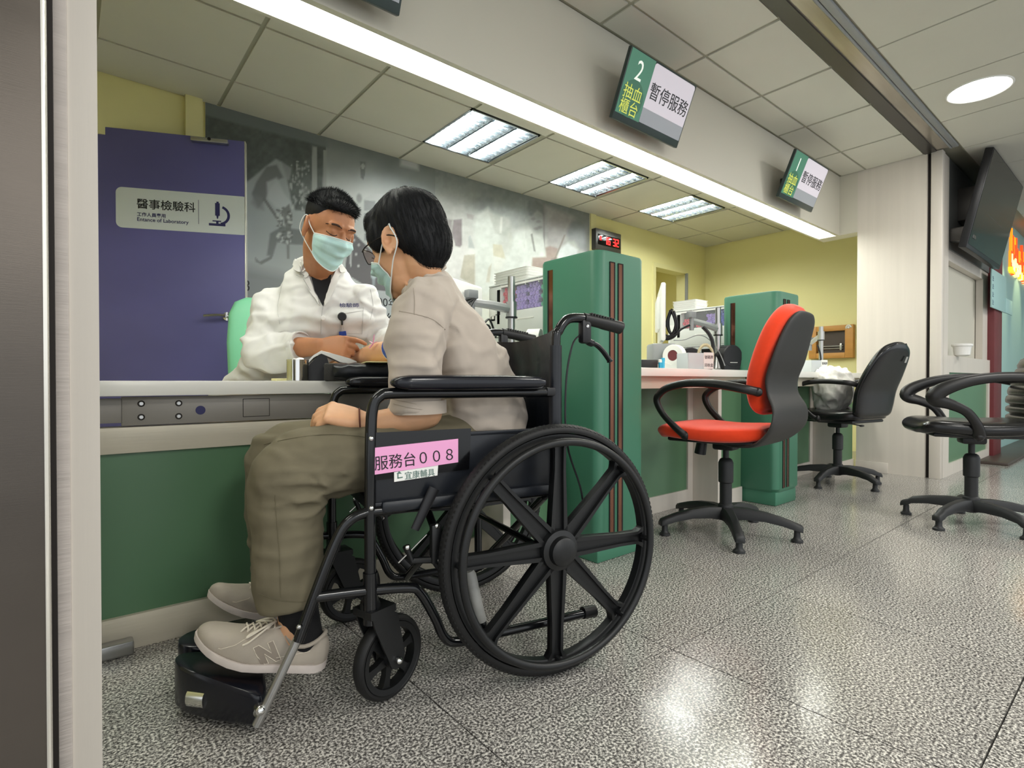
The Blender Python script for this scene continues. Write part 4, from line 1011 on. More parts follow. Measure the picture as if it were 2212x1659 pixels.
b = MB(); b.cyl((6.12, y0+.1, z0+.10), (6.12, y1-.1, z0+.10), .006, n=10); b.cyl((6.12, y0+.1, z0+.125), (6.12, y1-.1, z0+.125), .006, n=10); b.box(6.11, 6.13, y0+.11, y0+.13, z0+.08, z0+.15, .003); b.build('metal_rail', 'satin_steel', t, world=True)
b = MB()
for k in range(7):
    a_ = PI*k/6+.2; b.ell((6.085, y0+.04-.022*math.cos(a_), z1-.03+.022*math.sin(a_)), (.004, .008, .008), 8, 6)
b.ell((6.085, y0+.04, z1-.03), (.005, .012, .012), 10, 6); b.build('paper_flower', 'white_plastic', t, world=True)

# ------------------------------------------------------------------ tube dispensing machines
for n_, h_ in (('tube_red', 'd04058'), ('tube_purple', 'a88fd6'), ('tube_green', '3fa585'), ('tube_blue', '4050bc'), ('bin_dark', '2c2a33')): mat(n_, h_, .35)
mat('machine_white', 'd3d6d3', .4, var=.01); mat('lid_glass', 'eef2f6', .05, alpha=.10)
def machine(x, y1, y0, zb, zw, zt, bins, label, dpth=.20):
    """face at x looking toward -x, from y0 (near) to y1 (far)"""
    t = thing('tube_machine', label, 'machine', (x, (y0+y1)/2, zb))
    b = MB(); b.box(x, x+dpth, y0, y1, zb, zw, .006); b.box(x, x+dpth, y0, y0+.022, zw-.02, zt, .004); b.box(x, x+dpth, y1-.10, y1, zw-.02, zt-.01, .006); b.box(x+dpth-.01, x+dpth, y0, y1, zw-.02, zt, .003); b.box(x-.0, x+dpth, y0, y1, zt-.008, zt, .003)
    b.build('housing', 'machine_white', t, world=True)
    b = MB(); b.box(x-.003, x, y0+.03, y1-.02, zw-.115, zw-.012, .003); b.build('drawer_front', 'machine_white', t, world=True)
    b = MB(); b.box(x-.006, x-.003, (y0+y1)/2-.06, (y0+y1)/2+.07, zw-.05, zw-.042, .002); b.build('drawer_grip', 'white_plastic', t, world=True)
    b = MB(); b.box(x-.002, x+.001, y0+.04, y1-.26, zw-.185, zw-.145); b.box(x-.0015, x, y0+.02, y1-.02, zw-.130, zw-.127); b.box(x-.0015, x, y0+.025, y0+.027, zb+.01, zw-.01); b.build('slot', 'black_gloss', t, world=True)
    b = MB(); b.box(x-.003, x, y1-.098, y1-.075, zw-.06, zt-.03, .001); b.build('black_strip', 'black_gloss', t, world=True)
    b = MB(); b.box(x-.003, x, y1-.06, y1-.01, zw-.04, zw+.03, .001); b.box(x-.004, x-.003, y1-.05, y1-.03, zw-.03, zw-.015); b.build('control_panel', 'white_plastic', t, world=True)
    n = len(bins); ys0, ys1 = y0+.024, y1-.102; wd = (ys1-ys0)/n
    for k, (m_, fill) in enumerate(bins):
        ya = ys1 - wd*(k+1); b = MB(); b.box(x+.04, x+.06, ya+.002, ya+wd-.002, zw-.01, zt-.02); bn = b.build('tube_bin', 'bin_dark', t, world=True)
        b = MB(); r = .0115; row = 0; z = zw + .003
        while z < zw + (zt-zw-.02)*fill:
            yy = ya + r + (r if row % 2 else 0)
            while yy < ya + wd - r*.6:
                xo = x + .012 + .006*rr.random(); b.lathe([(.0035, -.002), (.0040, .004), (r*.7, .003), (r, 0), (r, .02)], (xo, yy, z+r), 9, 'X'); yy += 2*r+.0005
            z += 1.75*r; row += 1
        if b.v: o = b.build('tubes', m_, bn, world=True, flatshade=True); o['kind'] = 'stuff'
    b = MB(); b.box(x+.002, x+.004, y0+.02, y1-.10, zw-.002, zt-.006); b.build('glass_lid', 'lid_glass', t, world=True)
    b = MB()
    for k in range(n+1): ya = ys1 - wd*k; b.box(x+.001, x+.01, ya-.002, ya+.002, zw+ (zt-zw)*.80, zt-.008)
    b.box(x, x+.006, ys0, ys1, zt-.022, zt-.012); b.build('lid_rail', 'white_plastic', t, world=True)
    return t
m1 = machine(1.75, 2.31, 1.70, .772, 1.066, 1.215, [('tube_red', .9), ('tube_purple', .85), ('tube_purple', 1), ('tube_green', .9), ('tube_blue', .75)], 'white tube machine with red, purple, green and blue tubes beside the near column')
m2 = machine(3.26, 2.226, 1.66, .772, 1.067, 1.195, [('tube_red', .55), ('tube_red', .3), ('tube_purple', .6), ('tube_blue', .9), ('tube_blue', .9)], 'white tube machine with mostly blue tubes beside the far column')
def trays(x0, x1, y0, y1, z, n, label):
    for k in range(n):
        t = thing('sample_tray', ('bottom', 'second lowest', 'middle', 'second highest', 'topmost')[k] + ' tray of the ' + label, 'tray', ((x0+x1)/2, (y0+y1)/2, z+k*.0135), 0, label)
        b = MB(); R = []
        w_, d_ = (x1-x0)/2, (y1-y0)/2; j = .004*math.sin(k*2.3)
        for s, zz in ((.92, 0), (.95, .010), (1.0, .0115), (1.0, .013), (.9, .0125), (.88, .004)): R.append([V((p[0]*s+j, p[1]*s+j, zz)) for p in rrect(-w_, w_, -d_, d_, .015, 3)])
        b.rings(R); b.build('tray_shell', 'white_plastic', t)
trays(1.77, 1.93, 2.02, 2.30, 1.216, 5, 'white plastic stack on the near tube machine')
trays(3.28, 3.44, 2.02, 2.21, 1.196, 5, 'white plastic stack on the far tube machine')

# ------------------------------------------------------------------ monitor arms
def pole(px_, py_, z0, ztop, label, za, arm_to, mon=None, myaw=0):
    t = thing('monitor_stand', label, 'monitor arm', (px_, py_, z0))
    b = MB(); b.lathe([(.052, 0), (.052, .006), (.040, .012), (.030, .05), (.022, .085), (.018, .088)], n=28); b.build('base_cone', 'satin_steel', t)
    b = MB(); b.cyl((0, 0, .08), (0, 0, ztop-z0), .0165, n=24); b.lathe([(.0165, ztop-z0-.002), (.0168, ztop-z0), (.010, ztop-z0+.001)]); b.build('post', 'chrome' if False else 'satin_steel', t)
    b = MB(); b.lathe([(.0166, za-.040), (.024, za-.040), (.024, za+.026), (.0166, za+.026)], n=24); b.build('collar', 'satin_steel', t)
    b = MB(); b.lathe([(.024, za-.047), (.027, za-.046), (.027, za-.040), (.02, za-.040)], n=24); b.lathe([(.03, .088), (.032, .092), (.03, .102), (.0166, .104)], n=24); b.build('black_ring', 'black_plastic', t)
    a_ = V(arm_to); b = MB(); d = a_ - V((0, 0, za)); b.tube([V((0, 0, za-.006)) + d*.06, V((0, 0, za)) + d*.5, a_], [.017, .0155, .013], 8, flat=1.25, up=(0, 0, 1)); b.build('arm_beam', 'arm_grey' if 'arm_grey' in MATS else mat('arm_grey', 'a9abab', .35, metal=.4).name, t)
    b = MB(); b.cyl(a_ + V((0, 0, -.055)), a_ + V((0, 0, .02)), .013, n=14); b.box(a_.x-.028, a_.x+.022, a_.y-.018, a_.y+.018, a_.z+.015, a_.z+.052, .004); b.build('joint', 'grey_plastic', t)
    if mon:
        m = thing('monitor', mon[0], 'monitor', tuple(mon[1]), myaw)
        w_, h = mon[2], mon[3]
        b = MB(); b.box(-.014, .012, -w_/2, w_/2, -h/2, h/2, .010, 3); b.box(.010, .03, -w_*.3, w_*.3, -h*.28, h*.3, .008); b.build('casing', 'white_plastic', m)
        b = MB(); b.box(-.0155, -.0135, -w_/2+.015, w_/2-.015, -h/2+.02, h/2-.015); b.build('screen', 'black_gloss', m)
    return t
def cable(name, label, pts, r, mt='black_plastic', cat='cable', k=6, group=None, n=8):
    b = MB(); b.tube(cr(pts, k), r, n); o = b.build(name, mt); tag(o, label, cat, group); return o
# near booth
pole(1.528, 1.851, .772, 1.172, 'steel monitor arm post in front of the near tube machine', .262, (-.20, .02, .270))
m_ = thing('monitor', 'white backed monitor behind the seated man in beige', 'monitor', (1.24, 1.88, .985), math.radians(-64.5))
b = MB(); b.box(-.014, .012, -.24, .24, -.15, .15, .016, 3); b.box(.010, .03, -.1, .1, -.08, .08, .008); b.build('casing', 'white_plastic', m_)
b = MB(); b.box(-.0155, -.0135, -.225, .225, -.13, .135); b.build('screen', 'black_gloss', m_)
for k, lb in enumerate(('near bunch cable hanging lowest below the monitor joint', 'near bunch cable curling left of the steel post', 'short cable end sticking up at the near monitor joint')): cable('cable', 'black ' + lb, [(1.34, 1.86, 1.06), (1.30-.02*k, 1.84, 1.01+.01*k), (1.33, 1.83-.01*k, .95), (1.39, 1.83, .91+.03*k), (1.42+.01*k, 1.85, .80+.05*k)], .0045, group='black cables by the near monitor')
p = PD(1155, 727, 2.45)
t = thing('tape_roll', 'white paper roll behind the wheelchair handle', 'roll', (p.x, p.y, .772), math.radians(35))
b = MB(); b.lathe([(.022, -.03), (.055, -.03), (.057, -.028), (.057, .028), (.055, .03), (.022, .03)], (0, 0, .062+.055), 32, 'Y'); b.build('paper', 'paper_white', t)
b = MB(); b.box(-.05, .05, -.035, .035, 0, .066, .006); b.build('stand', 'grey_plastic', t)
# middle booth
P0 = (3.015, 1.71)
pole(P0[0], P0[1], .772, 1.148, 'steel monitor arm post in the middle booth', .255, (-.235, .03, .285), ('white monitor seen edge on in the middle booth', (2.735, 1.915, 1.098), .42, .325), math.radians(128))
def mp(u, v, d=3.2): return PD(u, v, d)
for k, (lb, pts) in enumerate((('outer upright loop beside the edge-on monitor', [(1452, 668), (1444, 690), (1446, 715), (1456, 725), (1462, 700), (1455, 672)]), ('inner upright loop beside the edge-on monitor', [(1448, 670), (1440, 700), (1450, 722), (1459, 700), (1450, 670)]), ('cable drooping from the arm to the monitor foot', [(1490, 702), (1470, 712), (1455, 728), (1440, 733), (1432, 727)]), ('flat loop under the edge-on monitor', [(1458, 716), (1446, 726), (1434, 722), (1440, 730), (1462, 722)]), ('thick sleeve falling from the arm to the desk', [(1518, 706), (1532, 722), (1540, 745), (1538, 790)]))):
    cable('cable', 'black cable, ' + lb, [mp(u, v, 3.12-.01*k) for u, v in pts], (.008, .006, .007, .006, .011)[k], group='black cables of the middle booth')
cable('cable', 'thin grey cable arching over the middle booth desk', [mp(u, v, 3.1) for u, v in ((1455, 735), (1478, 734), (1508, 724), (1530, 732), (1552, 758), (1566, 790))], .0028, 'grey_plastic')
mat('coil_beige', 'c4b896', .5); b = MB()
for k in range(6):
    c = mp(1524, 775, 3.0+.012*k) + V((0, 0, .008)); r = .070 + .006*math.sin(k*1.7); b.tube([c + RT*(r*.62*math.cos(a*PI/8+.2*k)) + V((0, 0, r*math.sin(a*PI/8+.2*k))) for a in range(15)], .0032, 8)
tag(b.build('cable_coil', 'coil_beige'), 'beige coiled cable standing before the steel post', 'cable')
def at_desk(u, d, z=.772):
    r = ray(u, 800); p = CAM + r*(d/r.dot(FW)); return (p.x, p.y, z)
t = thing('label_printer', 'grey label printer with a round blue mark on the middle booth desk', 'printer', at_desk(1425, 3.10), math.radians(-38))
b = MB(); b.box(-.06, .075, -.065, .065, .02, .150, .012); b.build('casing', 'grey_plastic', t); b = MB(); b.box(-.09, .06, -.08, .08, 0, .024, .006); b.build('black_base', 'black_plastic', t)
b = MB(); b.lathe([(.001, 0), (.013, 0), (.013, -.002)], (.02, -.0655, .095), 20, 'Y'); b.build('blue_mark', 'tube_blue', t)
t = thing('tray_box', 'low black box at the edge of the middle booth desk', 'box', at_desk(1404, 2.86), math.radians(-38)); b = MB(); b.box(-.07, .030, -.05, .05, 0, .05, .008); b.build('box_body', 'black_plastic', t)
t = thing('bottle', 'white bottle with an orange cap beside the label printer', 'bottle', at_desk(1410, 3.35)); b = MB(); b.lathe([(.02, 0), (.024, .004), (.024, .095), (.018, .11), (.010, .115)], n=20); b.build('bottle_body', 'white_plastic', t)
b = MB(); b.lathe([(.014, .115), (.014, .145), (.012, .147)], n=16); mat('orange_cap', 'e8842c', .4); b.build('cap', 'orange_cap', t)
b = MB(); b.lathe([(.0246, .03), (.0246, .06)], n=20); b.build('label_band', 'pink_card', t)
mat('sky_blue', '3aa6cc', .35)
for k, (u, hh) in enumerate(((1426, .05), (1432, .058))):
    t = thing('vial', ('shorter' if k == 0 else 'taller') + ' blue vial on the middle booth desk edge', 'vial', at_desk(u, 2.83)); b = MB(); b.lathe([(.009, 0), (.0095, hh*.7), (.009, hh*.72)], n=14); b.build('vial_body', 'sky_blue', t); b = MB(); b.lathe([(.0105, hh*.7), (.0105, hh), (.008, hh+.001)], n=14); b.build('cap', 'white_plastic' if k == 0 else 'sky_blue', t)
t = thing('tape_dispenser', 'white tape dispenser with a large roll on the middle booth desk', 'dispenser', at_desk(1457, 2.98), math.radians(98))
b = MB(); b.lathe([(.030, -.025), (.058, -.025), (.060, -.02), (.060, .02), (.058, .025), (.030, .025), (.030, -.025)], (0, 0, .078), 36, 'Y'); b.build('tape_roll', 'paper_white', t, sharp=50)
b = MB(); b.lathe([(.001, -.02), (.030, -.021), (.030, .02)], (0, 0, .078), 24, 'Y'); mat('dark_red', '6b2f35', .5); b.build('roll_core', 'dark_red', t)
b = MB(); b.prism([(-.07, 0), (.085, 0), (.085, .03), (.05, .045), (0, .025), (-.045, .055), (-.06, .05)], -.035, .035, rotm('X', PI/2)); b.build('stand', 'white_plastic', t)
b = MB(); b.prism([(-.10, .0), (-.085, .0), (-.055, .085), (-.075, .075)], -.05, .05, rotm('X', PI/2)); b.build('side_wing', 'white_plastic', t)
def number_box(label, loc, rz):
    t = thing('number_box', label, 'box', loc, rz)
    b = MB(); w_, d_, h = .075, .05, .085
    for q in ((-w_, w_, -d_, -d_+.003, 0, h), (-w_, w_, d_-.003, d_, 0, h), (-w_, -w_+.003, -d_, d_, 0, h), (w_-.003, w_, -d_, d_, 0, h), (-w_, w_, -d_, d_, 0, .004)): b.box(*q, .001)
    b.build('box_shell', 'frosted' if 'frosted' in MATS else mat('frosted', 'e6ebee', .35, trans=.35, alpha=.8).name, t)
    b = MB(); b.box(.02, w_+.006, -d_-.0015, -d_, .002, h+.003); c_ = b.build('card', 'paper_white', t)
    M_ = wmat(t) @ frame_mat(V((.0245, -d_-.0018, .056)), (1, 0, 0), (0, 0, 1)); text('lettering', '號碼牌', .020, M_, 'ink_black', c_, xs=.9)
    M_ = wmat(t) @ frame_mat(V((.0245, -d_-.0018, .014)), (1, 0, 0), (0, 0, 1)); text('lettering', '回收盒', .020, M_, 'ink_black', c_, xs=.9)
    b = MB(); b.box(-.04, .0, -.02, .03, .005, .05, .002); b.build('number_cards', 'paper_white', t)
number_box('clear number card return box with a paper notice, middle booth', at_desk(1500, 2.88), math.radians(-22))
number_box('clear number card return box with a paper notice, farthest booth', at_desk(1756, 3.88), math.radians(-18))
t = thing('label_scanner', 'black round backed label device beside the steel post', 'printer', at_desk(1573, 3.22), math.radians(-25))
b = MB(); b.lathe([(.02, -.045), (.062, -.045), (.066, -.04), (.066, .04), (.062, .045), (.02, .045)], (0, 0, .085), 32, 'Y'); b.prism([(-.055, 0), (.045, 0), (.066, .09), (-.066, .09)], -.043, .043, rotm('X', PI/2)); b.build('casing', 'black_plastic', t)
b = MB(); b.box(-.02, .03, -.046, -.0435, .045, .048); b.build('white_mark', 'paper_white', t)
t = thing('label_scanner', 'black dome topped device behind the tape roll', 'printer', at_desk(1486, 3.30), math.radians(-40))
b = MB(); b.lathe([(.02, -.06), (.062, -.06), (.066, -.055), (.066, .055), (.062, .06), (.02, .06)], (0, 0, .075), 32, 'Y'); b.box(-.07, .07, -.062, .062, 0, .075, .01); b.build('casing', 'black_plastic', t)
# farthest booth
pole(4.56, 1.72, .772, 1.135, 'steel post standing in the farthest booth', .30, (.1, .12, .24))
cable('cable', 'black cable down the farthest booth post', [PD(u, v, 4.1) for u, v in ((1766, 745), (1772, 765), (1776, 790), (1792, 800))], .006, group='black cables of the farthest booth')
t = thing('desk_phone', 'small black device behind the orange chair in the farthest booth', 'device', at_desk(1757, 4.1), 0); b = MB(); b.lathe([(.02, 0), (.045, .01), (.05, .05), (.03, .09), (.01, .095)], n=20); b.build('casing', 'black_plastic', t)
# crumpled white bag on the black chair
mat('bag_plastic', 'efece4', .4, bump=.3, bs=30, dist=.01)
def bag():
    bm = bmesh.new(); bmesh.ops.create_icosphere(bm, subdivisions=5, radius=1)
    for v in bm.verts:
        p = v.co.copy(); n1 = noise.noise(p*1.5+V((3, 1, 2)))*.20; r_ = 1 - abs(noise.noise(p*2.2))*.24 - abs(noise.noise(p*4.5+V((5, 5, 5))))*.09; k = (r_ + n1)
        v.co = V((p.x*.125*k, p.y*.14*k, p.z*.20*k))
    me = bpy.data.meshes.new('plastic_bag'); bm.to_mesh(me); bm.free(); me.transform(rotm('X', math.radians(14)) @ rotm('Y', math.radians(-22)))
    o = link('plastic_bag', me, 'bag_plastic', sharp=50); tag(o, 'crumpled white plastic bag lying on the black leather chair', 'bag'); return o
bg = bag(); bg.location = (4.14, 1.49, .652)

# ------------------------------------------------------------------ things on the blood drawing counter
zc = .7105
def onc(u, d): p = CAM + ray(u, 815)*(d/ray(u, 815).dot(FW)); return (p.x, p.y, zc)
t = thing('cotton_tin', 'shiny steel tin of cotton on the counter edge', 'tin', onc(643, 1.72))
b = MB(); b.lathe([(.031, 0), (.033, .001), (.033, .063), (.0335, .0635), (.0335, .067), (.031, .067), (.031, .01), (.001, .01)], n=40); b.build('tin_body', 'chrome', t)
b = MB(); b.ell((0, 0, .058), (.0295, .0295, .013), 18, 8); b.ell((.01, .005, .068), (.012, .014, .007), 10, 6); mat('cotton', 'f6f6f3', .95, bump=.12, bs=120, dist=.003); b.build('cotton', 'cotton', t)
tag(MB().box(*(lambda p: (p[0]-.03, p[0]+.02, p[1]-.03, p[1]+.03))(onc(612, 1.78)), zc, zc+.008, .002).build('tape_packet', 'cream_trim'), 'flat cream packet beside the cotton tin', 'packet')
q = onc(722, 1.74)
t = thing('foam_block', 'dark grey foam block at the end of the black arm cushion', 'block', (q[0], q[1], zc), math.radians(-22)); b = MB(); b.box(-.03, .042, -.05, .06, 0, .055, .006); b.build('foam_body', 'foam' if 'foam' in MATS else mat('foam', '3f3e3b', .9, bump=.3, bs=300).name, t)
q = onc(800, 1.72)
t = thing('arm_cushion', 'black vinyl arm cushion between the two men', 'cushion', (q[0]+.02, q[1]+.05, zc), math.radians(-18))
b = MB(); R = []
for k in range(13):
    x = -.115 + .27*k/12; e = (.80, .93, 1)[min(2, k, 12-k)]; ring = []
    for j in range(24):
        a = 2*PI*j/24; ca, sa = math.cos(a), math.sin(a); ring.append(V((x, .085*e*abs(ca)**.6*(1 if ca > 0 else -1), .029 + .028*e*abs(sa)**.6*(1 if sa > 0 else -1) + .003*math.sin(9*k+3*a))))
    R.append(ring)
b.rings(R); b.build('cushion_body', 'vinyl_black', t, sharp=70)
b = MB(); b.box(-.02, .10, -.085, .06, .057, .061, .002); mat('pale_yellow', 'e9e0a6', .6); b.build('yellow_pad', 'pale_yellow', t)
q = onc(690, 1.83)
t = thing('sample_rack', 'black wedge stand draped with white paper beside the tin', 'stand', (q[0], q[1], zc), math.radians(-20))
b = MB(); b.prism([(-.055, 0), (.045, 0), (.022, .085), (.008, .095), (-.030, .055)], -.05, .05, rotm('X', PI/2)); b.build('wedge_body', 'black_plastic', t)
b = MB(); R = []
for x, z, hw, h in ((-.066, .018, .05, .004), (-.045, .048, .055, .006), (-.018, .077, .055, .006), (.006, .092, .055, .007), (.035, .080, .055, .012), (.065, .068, .055, .016), (.095, .062, .05, .014), (.118, .056, .04, .008)):
    R.append([V((x, -.058+.116*k/9 if k < 10 else .058-.116*(k-10)/9, z+(h if k < 10 else -h*.3) + .004*noise.noise(V((x*30, k*1.3, 2))))) for k in range(20)])
b.rings(R); b.build('white_gauze', 'cotton', t, sharp=60)
# office chair of the phlebotomist (green back)
mat('green_vinyl', '84d2a8', .45, bump=.08, bs=80)
t = thing('staff_chair', 'mint green padded staff chair behind the man in the white coat', 'chair', (.745, 2.37, 0), math.radians(-96))
b = MB(); R = []
for z, hw, ht in ((.44, .14, .02), (.46, .19, .035), (.65, .215, .04), (.88, .22, .04), (1.01, .21, .04), (1.065, .185, .035), (1.088, .14, .02), (1.092, .06, .008)):
    ring = []
    for k in range(28):
        a = 2*PI*k/28; ca, sa = math.cos(a), math.sin(a); ring.append(V((-.20 - (z-.42)*.12 + ht*abs(sa)**.6*(1 if sa > 0 else -1), hw*abs(ca)**.5*(1 if ca > 0 else -1), z)))
    R.append(ring)
b.rings(R); b.build('backrest', 'green_vinyl', t, sharp=70)
b = MB(); slabloft(b, path([(-.2, .455, .12, .02), (-.18, .455, .2, .035), (0, .45, .23, .038), (.18, .45, .22, .035), (.22, .44, .13, .015)], 4), 28, .45); b.build('seat', 'green_vinyl', t, sharp=70)
b = MB(); b.cyl((0, 0, .1), (0, 0, .42), .025); b.build('gas_column', 'base_plastic', t)
for k in range(5):
    a = 2*PI*k/5; d = V((math.cos(a), math.sin(a), 0)); b = MB(); b.tube([d*.02+V((0, 0, .1)), d*.28+V((0, 0, .065))], [.028, .018], 10); lg = b.build('base_leg', 'base_plastic', t); b = MB(); b.cyl(d*.27+V((0, 0, 0)), d*.27+V((0, 0, .06)), .024, .02); b.build('glide_foot', 'base_plastic', lg)
# ------------------------------------------------------------------ organic modelling helpers
from mathutils.geometry import delaunay_2d_cdt
mat('skin_light', 'd9a780', .5, sss=.12, var=.05, vs=25, bump=.12, bs=260, dist=.0008); mat('skin_tan', 'b9805b', .5, sss=.1, var=.06, vs=25, bump=.12, bs=260, dist=.0008)
mat('hair_black', '17181a', .62, spec=.3); mat('tee_beige', 'b9ada0', .9, var=.03, vs=30, bump=.2, bs=900, dist=.0006, sheen=.2)
mat('trouser_olive', '6d6652', .88, var=.04, vs=25, bump=.3, bs=1000, dist=.0006); mat('coat_white', 'dfdedb', .8, var=.01, bump=.12, bs=900, dist=.0005)
mat('mask_blue', 'c0e4e3', .8, var=.03, vs=40, bump=.15, bs=700, dist=.0005); mat('mask_elastic', 'e8efee', .7)
mat('dark_tee', '1d1e22', .85); mat('sock_black', '101012', .95, bump=.2, bs=600); mat('suede_grey', 'a39a8d', .85, var=.05, vs=30, bump=.25, bs=600, dist=.0008)
mat('sole_white', 'c9bfb8', .6, var=.05, vs=40); mat('lace_cream', 'd8cfbe', .8); mat('lens', 'ffffff', .03, trans=1, alpha=.25); mat('stitch', '8d8577', .9)
mat('lash', '120d0c', .7); mat('ear_shade', '9c5f45', .6); mat('thread_navy', '2b3272', .8); mat('button_white', 'f2f2ef', .3); mat('brown_cord', '5b2f22', .7)
mat('trouser_seam', '67614c', .9); mat('tee_seam', 'a59a8c', .9); mat('coat_seam', 'bdbcb9', .8); mat('tourniquet', 'e8ecf2', .6); mat('tourniquet_blue', '2c4fae', .6); mat('wing_pink', 'f0a0c8', .4); mat('elastic_band', 'd8c040', .5)
def remesh(b, voxel, smooth=4, disp=None, fac=.5):
    me = bpy.data.meshes.new('tmp'); me.from_pydata([tuple(p) for p in b.v], [], b.f)
    q = bmesh.new(); q.from_mesh(me); bmesh.ops.recalc_face_normals(q, faces=q.faces[:]); q.to_mesh(me); q.free()
    o = bpy.data.objects.new('tmp', me); COL.objects.link(o)
    m = o.modifiers.new('r', 'REMESH'); m.mode = 'VOXEL'; m.voxel_size = voxel; m.adaptivity = 0
    if smooth: s = o.modifiers.new('s', 'SMOOTH'); s.factor = fac; s.iterations = smooth
    dg = bpy.context.evaluated_depsgraph_get(); r = bpy.data.meshes.new_from_object(o.evaluated_get(dg))
    bpy.data.objects.remove(o); bpy.data.meshes.remove(me)
    if disp:
        n = len(r.vertices); co = np.empty(n*3, np.float32); r.vertices.foreach_get('co', co); co = co.reshape(-1, 3)
        no = np.empty(n*3, np.float32); r.vertices.foreach_get('normal', no); no = no.reshape(-1, 3)
        co = disp(co, no); r.vertices.foreach_set('co', co.astype(np.float32).ravel()); r.update()
    return r
def caps(b, pts, rs, n=14, flat=1, up=None):
    """chain of tapered capsules"""
    pts = [V(p) for p in pts]; rs = rs if isinstance(rs, (list, tuple)) else [rs]*len(pts)
    for i in range(len(pts)-1): b.tube([pts[i], pts[i+1]], [rs[i], rs[i+1]], n, flat=flat, up=up)
    for p, r in zip(pts, rs): b.ell(p, r, n, 8)
def limb(b, pts, rs, k=5, n=18, flat=1, up=None):
    P = cr(pts, k); R = crv(rs, k); b.tube(P, R, n, flat=flat, up=up); b.ell(P[0], R[0], 14, 8); b.ell(P[-1], R[-1], 14, 8)
def torso(b, secs, n=36, e=.8, k=4):
    """secs: (centre, right half-width vector, front half-depth vector)"""
    C = cr([s[0] for s in secs], k); A = cr([s[1] for s in secs], k); B = cr([s[2] for s in secs], k); R = []
    for c, a, f in zip(C, A, B):
        R.append([c + a*(abs(math.cos(t))**e*(1 if math.cos(t) > 0 else -1)) + f*(abs(math.sin(t))**e*(1 if math.sin(t) > 0 else -1)) for t in [2*PI*j/n for j in range(n)]])
    b.rings(R)
def nfold(co, no, terms):
    """terms: (scale vector, amplitude, ridge?) -> displacement along the normals"""
    d = np.zeros(len(co))
    for sc, amp, rid, seed in terms:
        for i, p in enumerate(co):
            v_ = noise.noise(V((p[0]*sc[0]+seed, p[1]*sc[1]+seed*.7, p[2]*sc[2]-seed)))
            d[i] += amp*(max(0.0, 1-abs(v_)*2.6)**2*(3-2*max(0.0, 1-abs(v_)*2.6)) - .25 if rid == 1 else v_*1.6)
    return co + no*d[:, None]
def headM(c, yaw, pitch, roll=0, sc=1): return Matrix.Translation(c) @ rotm('Z', yaw) @ rotm('Y', pitch) @ rotm('X', roll) @ Matrix.Diagonal((sc, sc, sc, 1))
def head_prims(b, M, ears=True):
    s = b.M; b.at(M)
    b.ell((-.012, 0, .033), (.094, .075, .088), 28, 18); b.ell((.024, 0, -.018), (.066, .061, .088), 24, 16)
    b.ell((.028, 0, -.072), (.050, .047, .042), 20, 12); b.ell((.064, 0, -.094), (.019, .021, .018), 14, 10)
    caps(b, [(.086, 0, .016), (.103, 0, -.022)], [.008, .0125], 12); b.ell((.094, .011, -.027), (.010, .008, .007), 10, 8); b.ell((.094, -.011, -.027), (.010, .008, .007), 10, 8)
    b.ell((.086, 0, -.055), (.010, .022, .010), 14, 8)
    for sg in (1, -1):
        b.ell((.052, sg*.034, -.028), (.032, .026, .030), 14, 10); caps(b, [(.080, sg*.012, .036), (.072, sg*.042, .034)], [.010, .010], 10)
        b.ell((.0655, sg*.031, .014), (.0155, .0155, .0145), 14, 10)
        if ears:
            Me = Matrix.Translation((-.008, sg*.079, -.004)) @ rotm('Z', sg*math.radians(24)) @ rotm('Y', math.radians(-10))
            for k in range(12):
                a0 = math.radians(-60 + 300*k/12); a1 = math.radians(-60 + 300*(k+1)/12)
                f = lambda a: (Me @ V((-.017*math.cos(a) if True else 0, sg*.006, .030*math.sin(a)+.002)))
                b.tube([f(a0), f(a1)], .0052, 8); b.ell(f(a1), .0052, 8, 6)
            b.ell(Me @ V((-.001, sg*.001, 0)), (.016, .0065, .027), 14, 10); b.ell(Me @ V((.006, sg*.003, -.027)), (.009, .006, .010), 10, 8)
    b.at(s)
